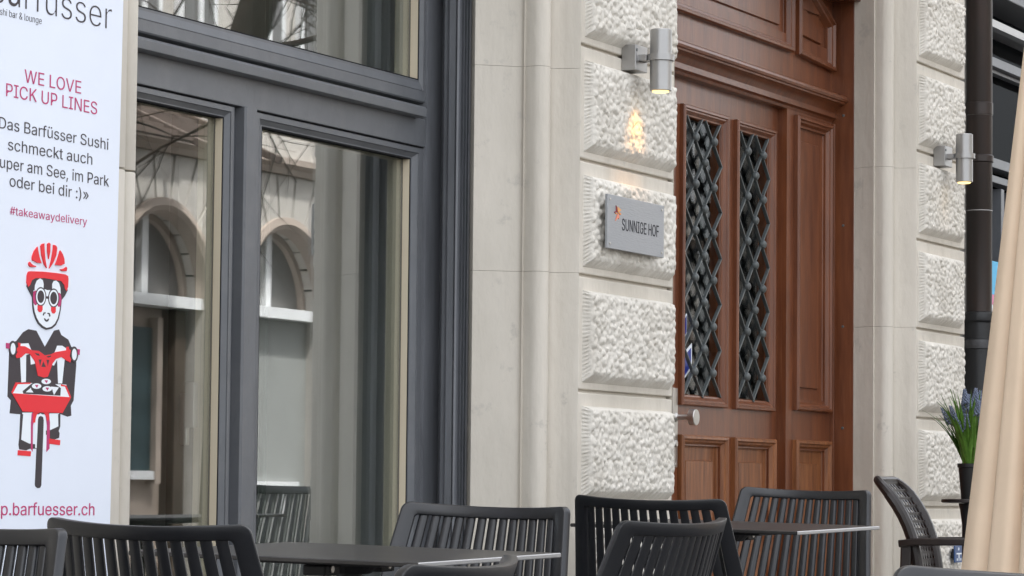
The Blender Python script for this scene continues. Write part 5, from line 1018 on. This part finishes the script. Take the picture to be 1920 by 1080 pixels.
for k in range(20):
    a = rg.random() * 6.28; r = .13 * rg.random() ** .55; top = Vector((px_ + r * math.cos(a), py_ + r * math.sin(a), fz + rg.uniform(.33, .45) - r * .35)); p0 = Vector((px_ + .15 * r * math.cos(a), py_ + .15 * r * math.sin(a), fz + .13))
    P_ = [p0.lerp(top, t) + Vector((0, 0, .02 * math.sin(PI * t))) for t in (0, .33, .66, 1)]
    sb.tube(P_, [.003, .003, .0028, .002], 6)
    ax = (P_[3] - P_[2]).normalized(); hgt = rg.uniform(.055, .085)
    for i in range(46):
        t = i / 46; an = i * 2.4; rr = .0135 * (1 - t * .72); c = P_[3] + ax * (hgt * (t - .65)) + Vector((math.cos(an), math.sin(an), -.1)) * rr
        s_ = .0056 * (1 - .5 * t)
        fb.lathe([(s_ * .5, -s_), (s_, -s_ * .2), (s_ * .85, s_ * .6), (s_ * .3, s_)], c, 6)
sb.build('flower_stems', M['stem'], pot, smooth=True); fb.build('flower_spikes', M['flower'], pot, smooth=True)

# ================================================================== closed parasol
ppx, ppy = -2.46, -2.10
pg = ground(ppx, ppy)
pa = thing('closed_parasol', 'folded beige canvas parasol at the right edge of the picture', 'parasol', (ppx, ppy, pg))
b = MB(); L = []; n = 160; z_lo, z_hi = .565, 2.76
def prad(z, a):
    t = (z_hi - z) / (z_hi - z_lo)
    base = .018 + .246 * t
    f = 5.5 * a + .55 * math.sin(2 * a + 1) + .4 + .10 * math.sin(2.2 * z + a)
    w = abs(math.sin(f)); fold = -(1 - w) ** 3 * .75 + .16 * math.sin(4 * a + .7)
    return base * (1 + fold * .42 * min(1, t * 3))
for i in range(41):
    z = z_lo + (z_hi - z_lo) * i / 40
    L.append([(ppx + prad(z, 2 * PI * k / n) * math.cos(2 * PI * k / n), ppy + prad(z, 2 * PI * k / n) * math.sin(2 * PI * k / n), z + .012 * math.sin(11 * 2 * PI * k / n) * (1 - i / 40)) for k in range(n)])
b.loops(L, True, False, True)
L2 = [[(ppx + (p[0] - ppx) * .96, ppy + (p[1] - ppy) * .96, p[2]) for p in row] for row in (L[0], L[4])]
b.loops([L[0], L2[0], L2[1]])
b.build('canopy', M['fabric'], pa, smooth=True, angle=60)
b = MB(); b.lathe([(.024, pg), (.024, z_hi - .05)], (ppx, ppy, 0), 20); b.build('pole', M['alu'], pa, smooth=True)
b = MB(); b.lathe([(.02, z_hi - .01), (.03, z_hi + .01), (.03, z_hi + .04), (.012, z_hi + .07), (.001, z_hi + .072)], (ppx, ppy, 0), 16); b.build('finial', M['alu'], pa, smooth=True)
b = MB(); b.lathe([(.28, pg), (.28, pg + .05), (.05, pg + .08), (.04, pg + .2)], (ppx, ppy, 0), 28); b.build('base', M['blackmetal'], pa, smooth=True)

# ================================================================== across the street (seen in the window panes)
OY = -8.0
ob = thing('stone_building', 'pale stone building across the street with round arched windows, mirrored in the shop window', 'building', (11, OY, .0))
BW = 1.94; BC = 11.08; R0 = .66; SP = 2.33; BAND = 3.44
wl = MB(); wl2 = MB()
for k in range(-4, 6):
    cx = BC + k * BW; x0, x1 = cx - BW / 2, cx + BW / 2
    # piers beside the opening
    wl.box(x0 + .004, cx - R0, OY - .5, OY, -.4, SP - .004); wl.box(cx + R0, x1 - .004, OY - .5, OY, -.4, SP - .004)
    # voussoirs
    n = 11
    def outer(a):
        c, s_ = math.cos(a), math.sin(a); t = 1e9
        if s_ > 1e-6: t = min(t, (BAND - SP) / s_)
        if abs(c) > 1e-6: t = min(t, (BW / 2 - .004) / abs(c))
        return (cx + c * t, SP + s_ * t)
    for q in range(n):
        a0, a1 = PI * q / n + .012, PI * (q + 1) / n - .012
        inn = [(cx + R0 * math.cos(a0 + (a1 - a0) * i / 4), SP + R0 * math.sin(a0 + (a1 - a0) * i / 4)) for i in range(5)]
        out = [outer(a1), outer(a0)]
        ca = math.atan2(BAND - SP, BW / 2 - .004)
        for cc, corner in ((ca, (cx + BW / 2 - .004, BAND)), (PI - ca, (cx - BW / 2 + .004, BAND))):
            if a0 < cc < a1: out = [outer(a1), corner, outer(a0)]
        wl.plate(inn + out, OY, OY - .5)
    # rim moulding
    L = []
    for r_, y in ((R0 + .10, OY), (R0 + .10, OY + .03), (R0 + .04, OY + .045), (R0, OY + .02), (R0 - .03, OY - .08)):
        L.append([(cx + r_ * math.cos(PI * i / 24), y, SP + r_ * math.sin(PI * i / 24)) for i in range(25)])
    wl2.loops(L, close=False)
wl.build('arcade', M['ostone'], ob, bevel=.006)
wl2.build('arch_moulding', M['obeige'], ob, smooth=True)
b = MB(); b.box(BC - 4.5 * BW, BC + 5.5 * BW, OY - .9, OY - .5, -.4, 7.0); b.box(BC - 4.5 * BW, BC + 5.5 * BW, OY - .5, OY - .01, BAND + .002, 6.6); b.build('wall', M['ostone'], ob)
b = MB(); b.profx([(OY - .1, BAND + .004), (OY + .05, BAND + .004), (OY + .07, BAND + .05), (OY + .12, BAND + .08), (OY + .12, BAND + .13), (OY - .1, BAND + .16)], BC - 4.5 * BW, BC + 5.5 * BW); b.build('string_course', M['obeige'], ob)
for k in range(-4, 6):
    cx = BC + k * BW
    b = MB(); b.plate([(cx + (R0 - .01) * math.cos(PI * i / 20), SP + (R0 - .01) * math.sin(PI * i / 20)) for i in range(21)], OY - .26, OY - .22)
    wn = b.build('arched_pane', M['owin'], ob)
    b = MB(); b.box(cx - .045, cx + .045, OY - .22, OY - .16, SP, SP + R0 - .02); b.box(cx - R0, cx + R0, OY - .24, OY - .02, SP - .09, SP + .0)
    L = []
    for r_, y in ((R0 - .005, OY - .22), (R0 - .005, OY - .17), (R0 - .06, OY - .17), (R0 - .06, OY - .22)): L.append([(cx + r_ * math.cos(PI * i / 24), y, SP + r_ * math.sin(PI * i / 24)) for i in range(25)])
    b.build('window_frame', M['owhite'], ob); b = MB(); b.loops(L, close=False); b.build('arch_frame', M['obeige'], ob)
    b = MB()
    if k % 2 == 0:
        b.box(cx - R0, cx + R0, OY - .3, OY - .26, -.2, SP - .095, 1); b.box(cx - .45, cx + .22, OY - .26, OY - .22, .95, 2.08, 0)
        b.box(cx - .53, cx - .451, OY - .26, OY - .17, .85, 2.16, 1); b.box(cx + .221, cx + .30, OY - .26, OY - .17, .85, 2.16, 1); b.box(cx - .45, cx + .22, OY - .26, OY - .18, .88, .949, 2)
        b.box(cx + .42, cx + .58, OY - .26, OY - .13, -.2, SP - .1, 3)
        b.build('infill', [M['teal'], M['obeige'], M['owhite'], M['bark']], ob)
    else:
        b.box(cx - R0, cx + R0, OY - .2, OY - .16, -.2, SP - .095, 0); b.box(cx - .3, cx + .5, OY - .159, OY - .12, .80, .88, 1); b.box(cx + .18, cx + .26, OY - .159, OY - .12, .60, .80, 1)
        b.build('infill', [M['ogrey'], M['owhite']], ob)
    b = MB()
    for sx in (-.42, .42):
        b.box(cx + sx - .30, cx + sx + .30, OY - .009, OY + .04, 3.95, 6.0, 0); b.box(cx + sx - .22, cx + sx + .22, OY + .041, OY + .05, 4.05, 5.9, 1); b.box(cx + sx - .03, cx + sx + .03, OY + .051, OY + .07, 4.05, 5.9, 0)
    b.build('upper_window', [M['owhite'], M['owin']], ob)
aw = thing('slatted_awning', 'brown slatted awning on the building across the street, mirrored in the left pane', 'awning', (9.8, OY + .5, 3.4))
b = MB()
for k in range(7): b.box(8.6, 11.25 - k * .06, OY + .14 + k * .13, OY + .22 + k * .13, 3.70 - k * .055, 3.73 - k * .055)
b.build('slats', M['awning'], aw)
b = MB()
for x in (8.7, 9.9, 11.0): b.bar([(x, OY + .05, 3.80), (x, OY + 1.1, 3.33)], .02, .03, (1, 0, 0))
b.build('bracket', M['awning'], aw)

tr_ = thing('street_tree', 'bare dark street tree mirrored in the top light of the shop window', 'tree', (5.35, -4.0, ground(5.35, -4)))
b = MB(); base = Vector(tr_.location)
trunk = [base + Vector((.0, 0, 0)), base + Vector((.02, .0, 1.2)), base + Vector((.05, 0, 2.6)), base + Vector((.14, 0, 3.3)), base + Vector((.42, .05, 4.0)), base + Vector((.7, .1, 5.0))]
b.tube(trunk, [.17, .14, .125, .12, .10, .07], 14); b.build('trunk', M['bark'], tr_, smooth=True)
b = MB(); rg = random.Random(12)
def branch(p, d, ln_, r, lev):
    P_ = [p]; 
    for i in range(4):
        d = (d + Vector((rg.uniform(-.3, .3), rg.uniform(-.3, .3), rg.uniform(-.12, .1))) * .6).normalized(); p = p + d * ln_ / 4; P_.append(p)
    b.tube(P_, [r, r * .85, r * .7, r * .55, r * .35], 6 if lev else 8)
    if lev < 3:
        for i in range(4 if lev < 2 else 3):
            s_ = P_[rg.randint(1, 4)]; nd = (d + Vector((rg.uniform(-1, 1), rg.uniform(-1, 1), rg.uniform(-.7, .6)))).normalized(); branch(s_, nd, ln_ * rg.uniform(.5, .75), r * .5, lev + 1)
for k in range(9):
    t = rg.choice(trunk[3:]); a = rg.random() * 6.28
    branch(t, Vector((math.cos(a), math.sin(a), rg.uniform(-.25, .6))).normalized(), rg.uniform(1.1, 1.8), .022, 0)
for k in range(26):
    p = base + Vector((rg.uniform(.1, 1.0), rg.uniform(-.5, .7), rg.uniform(2.9, 4.3)))
    branch(p, Vector((rg.uniform(-.3, 1), rg.uniform(-.8, .8), rg.uniform(-.7, .5))).normalized(), rg.uniform(.8, 1.5), .011, 1)
b.build('branches', M['bark'], tr_, smooth=True)
